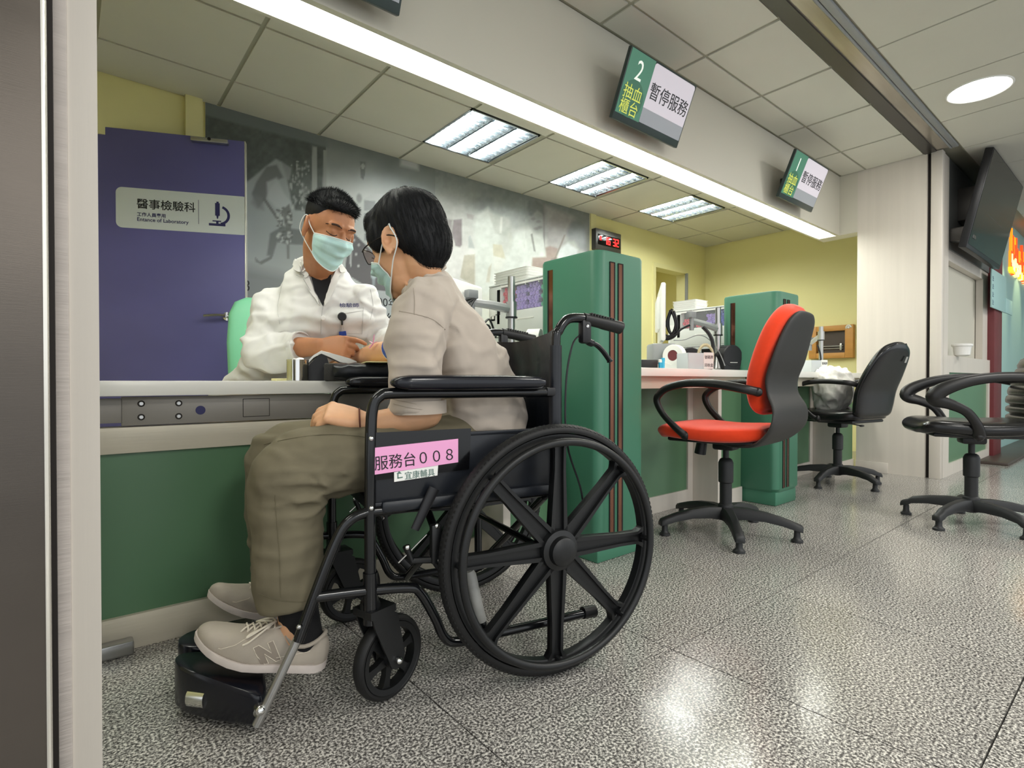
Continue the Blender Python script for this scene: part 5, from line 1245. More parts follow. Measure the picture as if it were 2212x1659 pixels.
def hand_prims(b, M, sg, curl=(.3, .5, .3), thumb=(.6, .35), spread=.05, scale=1.0, fc=None):
    """x to the fingers, y to the thumb side when sg=1, z = back of the hand"""
    s = b.M; b.at(M @ Matrix.Diagonal((scale, scale*sg, scale, 1)))
    R = []
    for x, w_, t_, yo in ((-.012, .024, .019, 0), (.01, .030, .019, .0), (.035, .038, .0185, .001), (.065, .0405, .0165, .001), (.088, .0395, .013, 0), (.096, .036, .009, 0)):
        R.append([V((x, yo + w_*abs(math.cos(t))**.75*(1 if math.cos(t) > 0 else -1), t_*abs(math.sin(t))**.8*(1 if math.sin(t) > 0 else -1))) for t in [2*PI*j/20 for j in range(20)]])
    b.rings(R)
    for i, (y, L_, r) in enumerate(((.0300, .074, .0088), (.0100, .082, .0090), (-.0100, .076, .0086), (-.0288, .060, .0078))):
        p = V((.088 - abs(y-.005)*.12, y, .001)); a = 0; az = (y/.03)*spread; P = [p]; c_ = fc[i] if fc else curl
        for f_, cu in zip((.46, .30, .24), c_):
            a += cu; p = p + V((math.cos(a)*math.cos(az), math.cos(a)*math.sin(az), -math.sin(a)))*L_*f_; P.append(p)
        caps(b, P, [r*1.05, r, r*.93, r*.80], 12)
        b.ell(P[0]+V((0, 0, .002)), r*1.15, 10, 8)
    p = V((.018, .024, -.004)); P = [p]; a = thumb[0]; dn = thumb[1]
    for L_, da, dd in ((.044, 0, 0), (.034, -.30, .10), (.027, -.25, .15)):
        a += da; dn += dd; p = p + V((math.cos(a)*math.cos(dn), math.sin(a)*math.cos(dn), -math.sin(dn)))*L_; P.append(p)
    caps(b, P, [.0135, .0115, .0105, .0085], 12); b.ell((.03, .022, -.006), (.026, .017, .014), 14, 8)
    b.at(s)
def strands(b, srf, pts, dirf, L_, wd, seg=4, lift=.25, jit=.3, rnd=None, droop=.0, follow=True):
    rnd = rnd or random.Random(1)
    for p, n in pts:
        d = dirf(p, n); d = (d + n*lift + V((rnd.gauss(0, jit), rnd.gauss(0, jit), rnd.gauss(0, jit)))).normalized(); l = L_*(.6+.7*rnd.random()); q = V(p) - n*.002; P = [q]
        for k in range(seg):
            q = q + d*(l/seg); d = (d + V((0, 0, -droop))).normalized()
            if follow:
                h = srf.find_nearest(q)
                if h[0] is not None:
                    off = (q-h[0]).dot(h[1])
                    if off < .0006: q = h[0] + h[1]*(.0006+.0008*rnd.random())
                    elif off > .0025: q = h[0] + h[1]*.0025
            P.append(q)
        s_ = n.cross(d); s_ = s_.normalized() if s_.length > 1e-4 else V((1, 0, 0)); w_ = wd*(.6+.8*rnd.random()); vs = []
        for k, q in enumerate(P[:-1]):
            f = w_*(1-.6*k/seg); vs += [q - s_*f, q + s_*f, q + n*f*.9]
        vs.append(P[-1]); m = len(P)-1; fs = []
        for k in range(m-1):
            for j in range(3): fs.append((k*3+j, k*3+(j+1) % 3, (k+1)*3+(j+1) % 3, (k+1)*3+j))
        for j in range(3): fs.append(((m-1)*3+j, (m-1)*3+(j+1) % 3, m*3))
        b.add(vs, fs)
def bvh_of(me): return BVHTree.FromPolygons([v.co.copy() for v in me.vertices], [tuple(p.vertices) for p in me.polygons])
def samp(me, n, ok, rnd):
    out = []; nv = len(me.vertices); t = 0
    while len(out) < n and t < n*30:
        t += 1; v = me.vertices[rnd.randrange(nv)]
        if ok(v.co, v.normal): out.append((v.co.copy(), v.normal.copy()))
    return out
def mesh_parts(b, me): b.add([v.co.copy() for v in me.vertices], [tuple(p.vertices) for p in me.polygons])
def lay(name, poly, bv, off, thick, mt, parent, step=6, smoothn=0, extra=None, W=None):
    """cut a panel (outline given as sight lines) and lay it on the surface, thickness included"""
    P = [V(p) for p in poly]; pts = []; n = len(P)
    for i in range(n):
        a, c = P[i], P[(i+1) % n]; m = max(1, int((c-a).length/step))
        for j in range(m): pts.append(a + (c-a)*(j/m))
    nb = len(pts); xs = [p.x for p in pts]; ys = [p.y for p in pts]; inner = []
    def ins(x, y):
        r = False
        for i in range(nb):
            a, c = pts[i], pts[(i+1) % nb]
            if (a.y > y) != (c.y > y) and x < (c.x-a.x)*(y-a.y)/(c.y-a.y)+a.x: r = not r
        return r
    y = min(ys)+step/2
    while y < max(ys):
        x = min(xs)+step/2
        while x < max(xs):
            if ins(x, y) and min((V((x, y))-p).length for p in pts) > step*.45: inner.append(V((x, y)))
            x += step
        y += step
    vs, es, fs, _, _, _ = delaunay_2d_cdt(pts+inner, [(i, (i+1) % nb) for i in range(nb)], [], 1, 1e-4)
    Q = []; last = None
    for p in vs:
        r = ray(p.x, p.y).normalized(); h = bv.ray_cast(CAM, r)
        if h[0] is None:
            h2 = bv.find_nearest(CAM + r*(last if last else 1.5)); q = h2[0]; nn = h2[1]
        else: q = h[0]; nn = h[1]; last = (q-CAM).length
        if nn.dot(r) > 0: nn = -nn
        nn = (nn*.6 - r*.4).normalized(); Q.append([q, nn])
    adj = [set() for _ in Q]
    for a, c in es: adj[a].add(c); adj[c].add(a)
    for _ in range(smoothn):
        Q2 = [((q+sum((Q[j][0] for j in adj[i]), V()))/(1+len(adj[i])), nn) for i, (q, nn) in enumerate(Q)]; Q = [list(x) for x in Q2]
    top = [q + nn*(off+thick + (extra(vs[i]) if extra else 0)) for i, (q, nn) in enumerate(Q)]; bot = [q + nn*(off-.001) for q, nn in Q]
    m = len(top); F = [tuple(f) for f in fs] + [tuple(reversed([i+m for i in f])) for f in fs]
    cnt = {}
    for f in fs:
        for i in range(len(f)): e = (f[i], f[(i+1) % len(f)]); cnt[e] = 1
    for e in cnt:
        if (e[1], e[0]) not in cnt: F.append((e[1], e[0], e[0]+m, e[1]+m))
    b = MB(); b.add(top+bot, F); return b.build(name, mt, parent, world=True, sharp=50)
def line_on(b, px, bv, r, off=.001, k=4, n=6):
    P = []
    for q in cr([(a, c, 0) for a, c in px], k):
        d = ray(q.x, q.y).normalized(); h = bv.ray_cast(CAM, d)
        if h[0] is not None: P.append(h[0] - d*off)
    if len(P) > 1: b.tube(P, r, n)
def make_mask(bvh, M, name_parent, pitch_, am=64, z0=-.004, dr=.014, db=.048):
    """pleated mask wrapped round the lower face; head frame x front, z up"""
    Mi = M.inverted(); G = []; nu, nv = 30, 20
    for i in range(nu+1):
        s = -1 + 2*i/nu; row = []
        for j in range(nv+1):
            t = j/nv
            th = s*math.radians(am); zt = z0 - dr*abs(s)**1.5; zb = -.116 + db*abs(s)**1.6
            z = zt + (zb-zt)*t; o = V((-.0, 0, z*.8-.01)); d = V((math.cos(th), math.sin(th)*.92, (z-o.z)*2.2*0)).normalized()
            o = V((0, 0, z)); P_ = None
            h = bvh.ray_cast(M @ (o + d*.2), (M.to_3x3() @ -d).normalized())
            rr_ = (Mi @ h[0] - o).length if h[0] is not None else .05
            row.append([o, d, max(.045, min(.118, rr_))])
        G.append(row)
    for _ in range(10):   # stretch the cloth: never below the skin
        N_ = [[c[2] for c in r] for r in G]
        for i in range(nu+1):
            for j in range(nv+1):
                nb = [N_[a][c] for a, c in ((i-1, j), (i+1, j), (i, j-1), (i, j+1)) if 0 <= a <= nu and 0 <= c <= nv]
                G[i][j][2] = max(N_[i][j], sum(nb)/len(nb))
    top = []; bot = []
    for i in range(nu+1):
        s = -1+2*i/nu; rt_ = []; rb = []
        for j in range(nv+1):
            o, d, r = G[i][j]; t = j/nv; pl = .0055*((t*3.4+.25) % 1)**1.5*(1-abs(s)**3) + .0015*noise.noise(V((s*3, t*4, 1)))
            rt_.append(M @ (o + d*(r+.0045+pl))); rb.append(M @ (o + d*(r+.003+pl)))
        top.append(rt_); bot.append(rb)
    b = MB(); b.grid(top); b.grid(bot); b.grid([top[0], bot[0]]); b.grid([top[-1], bot[-1]]); b.grid([[r[0] for r in top], [r[0] for r in bot]]); b.grid([[r[-1] for r in top], [r[-1] for r in bot]])
    m = b.build('face_mask', 'mask_blue', name_parent, world=True, sharp=80)
    b = MB(); b.tube([r[0] for r in top], .0016, 6); b.tube([r[-1] for r in top], .0016, 6); b.tube(top[0], .0013, 6); b.tube(top[-1], .0013, 6); b.tube([r[1] for r in top], .0008, 5)
    b.build('mask_hem', 'mask_elastic', m, world=True)
    for sg, row in ((-1, top[0]), (1, top[-1])):
        e = M @ V((-.024, sg*.090, .020)); e2 = M @ V((-.030, sg*.088, -.018)); e3 = M @ V((-.016, sg*.083, .032)); P_ = [row[0], row[0].lerp(e3, .5) + (M.to_3x3() @ V((0, sg*.004, 0))), e3, e, e2, row[-1].lerp(e2, .5) + (M.to_3x3() @ V((0, sg*.004, 0))), row[-1]]
        b = MB(); b.tube(cr(P_, 5), .0016, 6); b.build('ear_loop', 'mask_elastic', m, world=True)
    return m

# ================================================================== the seated patient
pa = thing('person', 'man in a beige t-shirt and olive trousers sitting in the wheelchair', 'person', WC_O, WC_R, None)
def L2(x, y, z): return WCM @ V((x, y, z))
HP = headM(L2(.253, 0, 1.062), WC_R - math.radians(52), math.radians(18), 0, 1.05)
b = MB().at(WCM)
torso(b, [((.08, 0, .50), (0, .15, 0), (.10, 0, 0)), ((.07, 0, .58), (0, .15, 0), (.10, 0, 0)), ((.09, 0, .70), (.01, .13, 0), (.09, 0, 0)), ((.13, 0, .82), (.04, .145, 0), (.09, 0, .02)), ((.18, 0, .90), (.045, .14, 0), (.07, 0, .02)), ((.205, 0, .95), (.03, .08, 0), (.055, 0, .01))], 28)
b.at()
limb(b, [L2(.195, 0, .91), L2(.215, -.0, .975), HP @ V((-.030, 0, -.050)), HP @ V((-.02, 0, -.01))], [.062, .055, .054, .054])
head_prims(b, HP)
limb(b, [L2(.255, .135, .885), L2(.264, .152, .76), L2(.258, .155, .65)], [.050, .044, .036]); limb(b, [L2(.252, .155, .634), L2(.30, .148, .620), L2(.388, .130, .612)], [.038, .035, .025])
limb(b, [L2(.165, -.15, .885), L2(.178, -.26, .84), L2(.189, -.369, .806)], [.050, .044, .038]); limb(b, [L2(.189, -.369, .806), L2(.222, -.47, .802), L2(.262, -.59, .787)], [.039, .038, .026])
# left hand resting on the thigh, loosely curled
Hn = WCM @ frame_mat(V((.398, .156, .617)), (1, -.32, .02), (0, -1, -.15)); Hn = WCM @ (frame_mat(V((.390, .129, .614)), (1, -.20, .30), (.2, .82, -.50)))
hand_prims(b, Hn, -1, (.55, .75, .5), (.45, .45), .03, .98, fc=[(.75, .7, .4), (.8, .75, .4), (.85, .8, .4), (.9, .85, .4)])
Hf = WCM @ frame_mat(V((.266, -.60, .786)), (.35, -1, -.05), (1, .35, 0)); hand_prims(b, Hf, 1, (.12, .16, .12), (.6, .2), .06, .88)
for sg, yk, ya, xa in ((1, .115, .138, .545), (-1, -.115, -.150, .545)):
    limb(b, [L2(.12, sg*.09, .525), L2(.33, sg*.105, .53), L2(.54, yk, .525)], [.08, .072, .052]); limb(b, [L2(.54, yk, .525), L2(.545, yk, .38), L2(xa-(0 if sg > 0 else .03), ya, .15)], [.052, .05, .034])
    xo = 0 if sg > 0 else -.035; limb(b, [L2(.525+xo, ya+.004*sg, .122), L2(.59+xo, ya-(.018 if sg > 0 else 0), .116), L2(.68+xo, ya-(.046 if sg > 0 else 0), .134)], [.030, .027, .018])
def face_disp(M):
    Mi = M.inverted(); A = np.array(Mi)
    def f(co, no):
        q = co @ A[:3, :3].T + A[:3, 3]; d = np.zeros(len(co))
        for sg in (1, -1):
            for (c, r, a) in (((.084, sg*.017, .010), .0085, -.005), ((.078, sg*.047, .012), .010, -.003), ((.083, sg*.031, .026), .008, -.0035), ((.080, sg*.031, -.004), .009, -.002), ((-.006, sg*.090, -.003), .009, -.009)):
                d += a*np.exp(-((q[:, 0]-c[0])**2 + (q[:, 1]-c[1])**2 + (q[:, 2]-c[2])**2)/(r*r))
        d[np.hypot(np.hypot(q[:, 0], q[:, 1]), q[:, 2]) > .2] = 0
        return co + no*d[:, None]
    return f
me_b = remesh(b, .0036, 5, face_disp(HP)); body = link('body', me_b, 'skin_light', pa, True, sharp=180)
bvb = BVHTree.FromPolygons([WCM @ v.co for v in me_b.vertices], [tuple(p.vertices) for p in me_b.polygons])
# trousers
def tdisp(co, no):
    L_ = np.array(WCM.inverted()); q = co @ L_[:3, :3].T + L_[:3, 3]; r = nfold(q, no, [((6, 6, 6), .005, 0, 3), ((6, 7, 16), .0055, 1, 1), ((13, 8, 6), .004, 1, 8)]); k_ = np.exp(-((q[:, 0]-.50)**2/.006 + (q[:, 2]-.47)**2/.006)); r2 = nfold(q, no, [((7, 10, 30), .013, 1, 31), ((18, 9, 34), .008, 1, 33)]); r = r + (r2-q)*k_[:, None]
    return co + no*((r-q)*no).sum(1)[:, None]
b = MB().at(WCM)
torso(b, [((.09, 0, .445), (0, .165, 0), (.12, 0, 0)), ((.08, 0, .53), (0, .168, 0), (.118, 0, 0)), ((.07, 0, .60), (0, .155, 0), (.100, 0, 0))], 24); b.at()
for sg, yk, ya in ((1, .117, .128), (-1, -.115, -.135)):
    limb(b, [L2(.12, sg*.095, .53), L2(.28, sg*.107, .530), L2(.42, sg*.112, .530), L2(.532, yk, .524)], [.090, .086, .083, .080], up=(0, 0, 1))
    b.tube(cr([L2(.535, yk, .545), L2(.552, yk, .50), L2(.562, yk, .42), L2(.560, sg*.122, .32), L2(.552, ya, .222)], 6), crv([.074, .084, .074, .070, .066], 6), 22)
me_t = remesh(b, .006, 5, tdisp); trs = link('trousers', me_t, 'trouser_olive', pa, True, sharp=180)
bvt = BVHTree.FromPolygons([WCM @ v.co for v in me_t.vertices], [tuple(p.vertices) for p in me_t.polygons])
b = MB(); line_on(b, [(594, 1070), (598, 1130), (604, 1200), (606, 1290)], bvt, .0006); line_on(b, [(558, 1282), (600, 1296), (650, 1300), (690, 1292)], bvt, .0006); line_on(b, [(800, 945), (720, 938), (640, 945), (570, 960)], bvt, .0009)
b.build('seam', 'trouser_seam', trs, world=True)
# t-shirt
def sdisp(co, no):
    L_ = np.array(WCM.inverted()); q = co @ L_[:3, :3].T + L_[:3, 3]; r = nfold(q, no, [((5, 5, 4), .008, 0, 2), ((7, 5, 9), .009, 1, 5), ((12, 7, 5), .010, 1, 9), ((16, 12, 20), .005, 1, 21)])
    low = np.clip((.60-q[:, 2])/.1, 0, 1)
    return co + no*((r-q)*no).sum(1)[:, None]
b = MB().at(WCM)
torso(b, [((.065, 0, .560), (0, .172, 0), (.115, 0, 0)), ((.065, 0, .63), (0, .178, 0), (.124, 0, 0)), ((.085, 0, .72), (.01, .165, 0), (.120, 0, 0)), ((.115, 0, .81), (.03, .16, 0), (.117, 0, .01)), ((.150, 0, .88), (.042, .16, 0), (.106, 0, .01)), ((.182, 0, .935), (.042, .125, 0), (.086, 0, .0)), ((.202, 0, .970), (.020, .075, 0), (.068, 0, -.02)), ((.212, 0, .992), (.0, .058, 0), (.056, 0, -.03))], 32, .85); b.at()
limb(b, [L2(.205, .09, .915), L2(.245, .135, .895)], [.058, .064], 3)
b.tube(cr([L2(.238, .12, .915), L2(.262, .142, .86), L2(.272, .152, .78), L2(.274, .154, .70), L2(.272, .154, .640)], 6), crv([.056, .064, .064, .063, .064], 6), 24)
limb(b, [L2(.16, -.09, .905), L2(.165, -.15, .885)], [.060, .062], 3)
b.tube(cr([L2(.165, -.13, .89), L2(.172, -.18, .870), L2(.177, -.235, .850)], 5), crv([.056, .054, .050], 5), 22)
me_s = remesh(b, .0055, 3, sdisp); tee = link('t_shirt', me_s, 'tee_beige', pa, True, sharp=180)
bvs = BVHTree.FromPolygons([WCM @ v.co for v in me_s.vertices], [tuple(p.vertices) for p in me_s.polygons])
b = MB(); line_on(b, [(893, 622), (896, 650), (895, 680)], bvs, .0007); line_on(b, [(862, 672), (895, 678), (935, 690), (962, 712)], bvs, .0007); line_on(b, [(850, 872), (880, 880), (920, 886), (955, 890)], bvs, .0007); line_on(b, [(848, 862), (900, 873), (958, 881)], bvs, .0008); b.build('seam', 'tee_seam', tee, world=True)
b = MB(); Rn = []
for k in range(32):
    a = 2*PI*k/32; Rn.append(L2(.213+.058*math.cos(a), .060*math.sin(a), .992-.030*math.cos(a)))
b.tube(Rn, .0065, 10, closed=True, flat=1.7, up=(0, 0, 1)); b.build('collar', 'tee_beige', tee, world=True)
band0 = (L2(.2722, .154, .664), L2(.2715, .154, .633))
# hair
def hair_patient():
    b = MB().at(HP)
    b.ell((-.022, 0, .050), (.097, .087, .092), 32, 20); b.ell((-.055, 0, .000), (.064, .074, .078), 24, 16); b.ell((-.050, 0, -.040), (.044, .055, .048), 20, 12); b.ell((.038, 0, .072), (.046, .072, .046), 22, 14)
    for sg in (1, -1): b.ell((.030, sg*.066, .030), (.030, .018, .042), 14, 10); b.ell((-.045, sg*.058, .012), (.040, .026, .05), 14, 10)
    def hd(co, no):
        A = np.array(HP.inverted()); q = co @ A[:3, :3].T + A[:3, 3]; q = q - np.array([-.02, 0, .09]); d = np.zeros(len(co))
        for i, p in enumerate(q):
            az = math.atan2(p[1], p[0]); el = math.atan2(p[2], math.hypot(p[0], p[1])); r_ = math.hypot(p[0], p[1])
            d[i] = .0016*noise.noise(V((az*11, el*1.2, 1))) + .0010*noise.noise(V((az*30, el*1.8, 5))) + .003*noise.noise(V((az*2.2, el*2.2, 9)))
        return co + no*d[:, None]
    me = remesh(b, .0035, 2, hd); bv = bvh_of(me); o = MB(); mesh_parts(o, me); rnd = random.Random(11); R3 = HP.to_3x3(); crown = HP @ V((-.03, 0, .14))
    dn = R3 @ V((0, 0, -1)); fw = R3 @ V((1, 0, 0))
    def df(p, n):
        d = (p - crown); d = d - n*d.dot(n)
        return d.normalized() if d.length > 1e-4 else fw
    pts = samp(me, 5200, lambda c, n: (HP.inverted() @ c).z > -.075, rnd)
    strands(o, bv, pts, df, .036, .0004, 4, .05, .045, rnd, .02)
    m2 = bpy.data.meshes.new('hair'); m2.from_pydata([tuple(p) for p in o.v], [], o.f)
    return link('hair', m2, 'hair_black', pa, True, sharp=180)
hair_patient()
mk = make_mask(bvb, HP, pa, 20, 56, .0, .036, .036)
# glasses
b = MB().at(HP)
for sg in (1, -1):
    pts = [V((.101 - .010*abs(math.cos(a)), sg*.033 + .024*math.cos(a), .010 + .019*math.sin(a))) for a in [2*PI*k/24 for k in range(24)]]
    b.tube(pts, .0013, 6, closed=True); b.tube(cr([(.093, sg*.057, .016), (.06, sg*.078, .014), (.0, sg*.084, .012), (-.03, sg*.083, -.004)], 4), .0016, 6)
b.tube([(.101, .010, .014), (.104, 0, .016), (.101, -.010, .014)], .0013, 6)
gl = b.build('glasses', 'dark_gap', pa, world=True); b = MB().at(HP)
for sg in (1, -1):
    pts = [V((.100 - .010*abs(math.cos(a)), sg*.033 + .023*math.cos(a), .010 + .018*math.sin(a))) for a in [2*PI*k/24 for k in range(24)]]
    b.add(pts, [tuple(range(24))])
b.build('lens', 'lens', gl, world=True)
# wrist cord, tourniquet
b = MB(); c = L2(.404, .126, .617); ax = (L2(.40, .127, .612) - L2(.34, .141, .615)).normalized(); u_ = ax.orthogonal().normalized(); w2 = ax.cross(u_)
b.tube([c + u_*.0290*math.cos(a) + w2*.0290*math.sin(a) for a in [2*PI*k/24 for k in range(24)]], .0021, 6, closed=True); b.build('wrist_cord', 'brown_cord', pa, world=True)
def band(c0, c1, r, th, mt, nm, par):
    ax = (c1-c0).normalized(); u_ = ax.orthogonal().normalized(); w2 = ax.cross(u_); n = 28; R = []
    for cc, rr_ in ((c0, r), (c0, r+th), (c1, r+th), (c1, r)): R.append([cc + (u_*math.cos(2*PI*k/n)+w2*math.sin(2*PI*k/n))*rr_ for k in range(n)])
    b = MB(); b.rings(R, cap=False, closed=True); return b.build(nm, mt, par, world=True)
hm = band(band0[0], band0[1], .0625, .0035, 'tee_beige', 'sleeve_hem', tee); tq = band(L2(.1855, -.325, .820), L2(.1880, -.352, .811), .041, .003, 'tourniquet', 'tourniquet', pa)
band(L2(.1860, -.331, .818), L2(.1876, -.347, .8127), .0443, .001, 'tourniquet_blue', 'blue_stripe', tq)
# socks and shoes
for sg, ya in ((1, .135), (-1, -.14)):
    b = MB(); b.tube([L2(.547, ya*.97, .30), L2(.540-(0 if sg > 0 else .02), ya, .20), L2(.527-(0 if sg > 0 else .03), ya+.006, .15), L2(.530-(0 if sg > 0 else .035), ya+(.009 if sg > 0 else -.002), .105)], [.047, .042, .036, .031], 20); b.ell(L2(.556-(0 if sg > 0 else .04), ya+(.002 if sg > 0 else 0), .128), (.040, .030, .036), 16, 10, rotm('Z', WC_R).to_3x3()); b.build('sock', 'sock_black', pa, world=True)
def shoe(sg):
    hx, hy, tx, ty = (.487, .158, .732, .082) if sg > 0 else (.462, -.150, .705, -.150)
    d = V((tx-hx, ty-hy, 0)); L_ = d.length; M = WCM @ frame_mat(V((hx, hy, .076)), (d.x, d.y, .056), V((-d.y, d.x, 0)))   # x forward, y left, z up-ish
    if sg > 0: M = WCM @ frame_mat(V((hx, hy, .082)), (d.x, d.y, .050), V((-d.y, d.x, 0)))
    L_ = .275
    def ol(x):   # half widths (left, right) of the sole
        t = max(0.0, min(1.0, x/L_)); w_ = .030 + .014*math.sin(PI*min(1, t*1.05))**1 + .010*math.sin(PI*max(0, t-.35)/.65); e = 1
        if t < .09: e = math.sqrt(max(.0, 1-((.09-t)/.09)**2))
        if t > .80: e = math.sqrt(max(.0, 1-((t-.80)/.20)**2))
        return max(.004, w_*e)
    def lift(t): return .036*max(0, (t-.55)/.45)**1.7
    xs = [0, .006, .02, .04, .07, .10, .13, .16, .19, .215, .235, .25, .262, .27, .275]
    so = MB().at(M); R = []
    for x in xs:
        w_ = ol(x)+.003; t = x/L_; z = lift(t); h = .017 - .003*t; R.append([V((x, -w_, z)), V((x, -w_*1.03, z+h*.5)), V((x, -w_, z+h)), V((x, w_, z+h)), V((x, w_*1.03, z+h*.5)), V((x, w_, z))])
    so.rings(R); 
    up = MB().at(M); R = []
    hts = [(0, .040), (.008, .056), (.02, .060), (.045, .042), (.07, .042), (.095, .068), (.115, .076), (.14, .066), (.17, .056), (.20, .047), (.225, .041), (.245, .035), (.258, .029), (.268, .020), (.274, .010)]
    for x, h in hts:
        w_ = ol(x)-.001; t = x/L_; z = lift(t)+.013; ring = []
        for k in range(20):
            a = PI*k/19; ca, sa = math.cos(a), math.sin(a); tw = 1 if x > .15 else .82; ring.append(V((x, w_*(abs(ca)**(.5 if x > .17 else .38))*(1 if ca > 0 else -1)*(1-.35*sa**3*(1 if x < .17 else .6)), z + h*sa**.8*.92)))
        ring.append(V((x, 0, z-.01))); R.append(ring)
    up.rings(R); me = remesh(up, .004, 3, lambda co, no: nfold(co, no, [((30, 30, 30), .0016, 0, 4)]))
    s = link('shoe', me, 'suede_grey', pa, True, sharp=180)
    so.build('sole', 'sole_white', s, world=True, sharp=50)
    b = MB().at(M); b.torus((.062, 0, .083), .036, .009, 'Z', 28, 8, 1); 
    cuff = []
    for k in range(28):
        a = 2*PI*k/28; cuff.append(V((.060+.046*math.cos(a), .032*math.sin(a), .052 + .034*math.cos(a)**2*(1.15 if math.cos(a) > 0 else .65))))
    b = MB().at(M); b.tube(cuff, .0045, 8, closed=True); b.build('ankle_padding', 'suede_grey', s, world=True)
    b = MB().at(M); b.prism([(.10, -.018), (.10, .018), (.115, .022), (.175, .017), (.185, 0), (.175, -.017), (.115, -.022)], 0, .004, Matrix.Translation((.0, 0, .135)) @ rotm('Y', math.radians(26))) 
    b.at(M @ Matrix.Translation((0, 0, 0))); b.build('tongue', 'suede_grey', s, world=True)
    bvx = BVHTree.FromPolygons([WCM @ v.co for v in me.vertices], [tuple(p.vertices) for p in me.polygons])
    def on(x, y, o_=.0022):
        p = M @ V((x, y, .2)); dd = (M.to_3x3() @ V((0, 0, -1))).normalized(); h = bvx.ray_cast(p, dd)
        return (h[0] - dd*o_) if h[0] is not None else M @ V((x, y, .09))
    b = MB()
    for k in range(5):
        x = .118 + .013*k; w_ = .020; b.tube([on(x, -w_), on(x+.003, -.008), on(x+.006, 0, .003), on(x+.010, .008), on(x+.013, w_)], .0021, 6); b.tube([on(x, w_), on(x+.003, .008, .003), on(x+.006, 0, .0045), on(x+.010, -.008, .003), on(x+.013, -w_)], .0021, 6)
    for s1 in (1, -1):
        b.tube(cr([on(.122, 0, .006), on(.135, s1*.022, .010), on(.165, s1*.038, .006), on(.160, s1*.030, .004), on(.13, s1*.012, .004)], 5), .0022, 6); b.tube(cr([on(.122, 0, .006), on(.135, s1*.03, .010), on(.158, s1*.042, .005), on(.170, s1*.045, .003)], 4), .0021, 6)
    b.build('laces', 'lace_cream', s, world=True)
    # side letter patch and trim lines, laid on the outer side
    def side(x, z, o_=.0012, s2=1):
        p = M @ V((x, s2*.2, z)); dd = (M.to_3x3() @ V((0, -s2, 0))).normalized(); h = bvx.ray_cast(p, dd)
        return (h[0] - dd*o_) if h[0] is not None else M @ V((x, s2*.04, z))
    s2 = 1
    b = MB()
    b.tube([side(x, z) for x, z in ((.004, .056), (.04, .042), (.08, .034), (.10, .030))], .0006, 5); b.tube([side(x, z) for x, z in ((.165, .062), (.185, .048), (.21, .038), (.25, .036))], .0006, 5)
    if sg > 0:
        NP = [(547, 1400), (559, 1394), (587, 1411), (578, 1389), (590, 1384), (607, 1425), (596, 1429), (571, 1413), (580, 1433), (564, 1437)]
    else: NP = [(562, 1309), (567, 1306), (575, 1313), (571, 1304), (576, 1302), (583, 1321), (578, 1323), (570, 1316), (575, 1326), (568, 1328)]
    bvy = bvx
    line_on(b, [q for p_, q_ in zip(NP, NP[1:]+NP[:1]) for q in (p_, ((p_[0]+q_[0])/2, (p_[1]+q_[1])/2))]+[NP[0]], bvy, .0008, .0012, 1, 5)
    if sg > 0: lay('letter_patch', NP, bvy, .0002, .0008, 'suede_dark' if 'suede_dark' in MATS else mat('suede_dark', '8e8478', .85).name, s, 5)
    b.build('side_stitching', 'lace_cream', s, world=True)
    return s
shoe(1); shoe(-1)
# ================================================================== the phlebotomist
ph = thing('person', 'man in a white lab coat and face mask drawing blood behind the counter', 'person', (.62, 2.3, 0), 0)
HD = headM(PD(711, 502, 1.86), math.radians(-80), math.radians(24), math.radians(-4))
sR = PD(594, 652, 2.02); sL = PD(778, 650, 2.06); nk = PD(692, 585, 2.00)
eR = PD(582, 755, 1.96); wR = PD(690, 748, 1.865); eL = PD(820, 728, 2.10); wL = PD(872, 768, 1.93)
hip = V((.62, 2.36, .52)); RTp = (sL - sR).normalized(); FRp = V((0, 0, 1)).cross(RTp) * -1; FRp = V((RTp.y, -RTp.x, 0)).normalized()
chest = (sR+sL)/2
b = MB()
torso(b, [(hip - V((0, 0, .05)), RTp*.16, FRp*.11), (hip + V((0, 0, .06)), RTp*.16, FRp*.11), (hip.lerp(chest, .5), RTp*.15, FRp*.10), (chest - V((0, 0, .08)), RTp*.17, FRp*.10), (chest + V((0, 0, -.01)), RTp*.16, FRp*.08), (chest + V((0, 0, .05)), RTp*.09, FRp*.06), (chest + V((0, 0, .09)), RTp*.055, FRp*.05)], 28)
limb(b, [chest + V((0, 0, .0)), nk, HD @ V((-.03, 0, -.06)), HD @ V((-.025, 0, -.01))], [.068, .060, .056, .056])
head_prims(b, HD)
limb(b, [sR, (sR+eR)/2, eR], [.052, .046, .040]); limb(b, [eR, eR.lerp(wR, .5), wR], [.042, .039, .029]); limb(b, [sL, (sL+eL)/2, eL], [.052, .046, .040]); limb(b, [eL, (eL+wL)/2, wL], [.040, .036, .028])
dR = (PD(780, 748, 1.845) - wR).normalized(); dL = (PD(840, 775, 1.86) - wL).normalized()
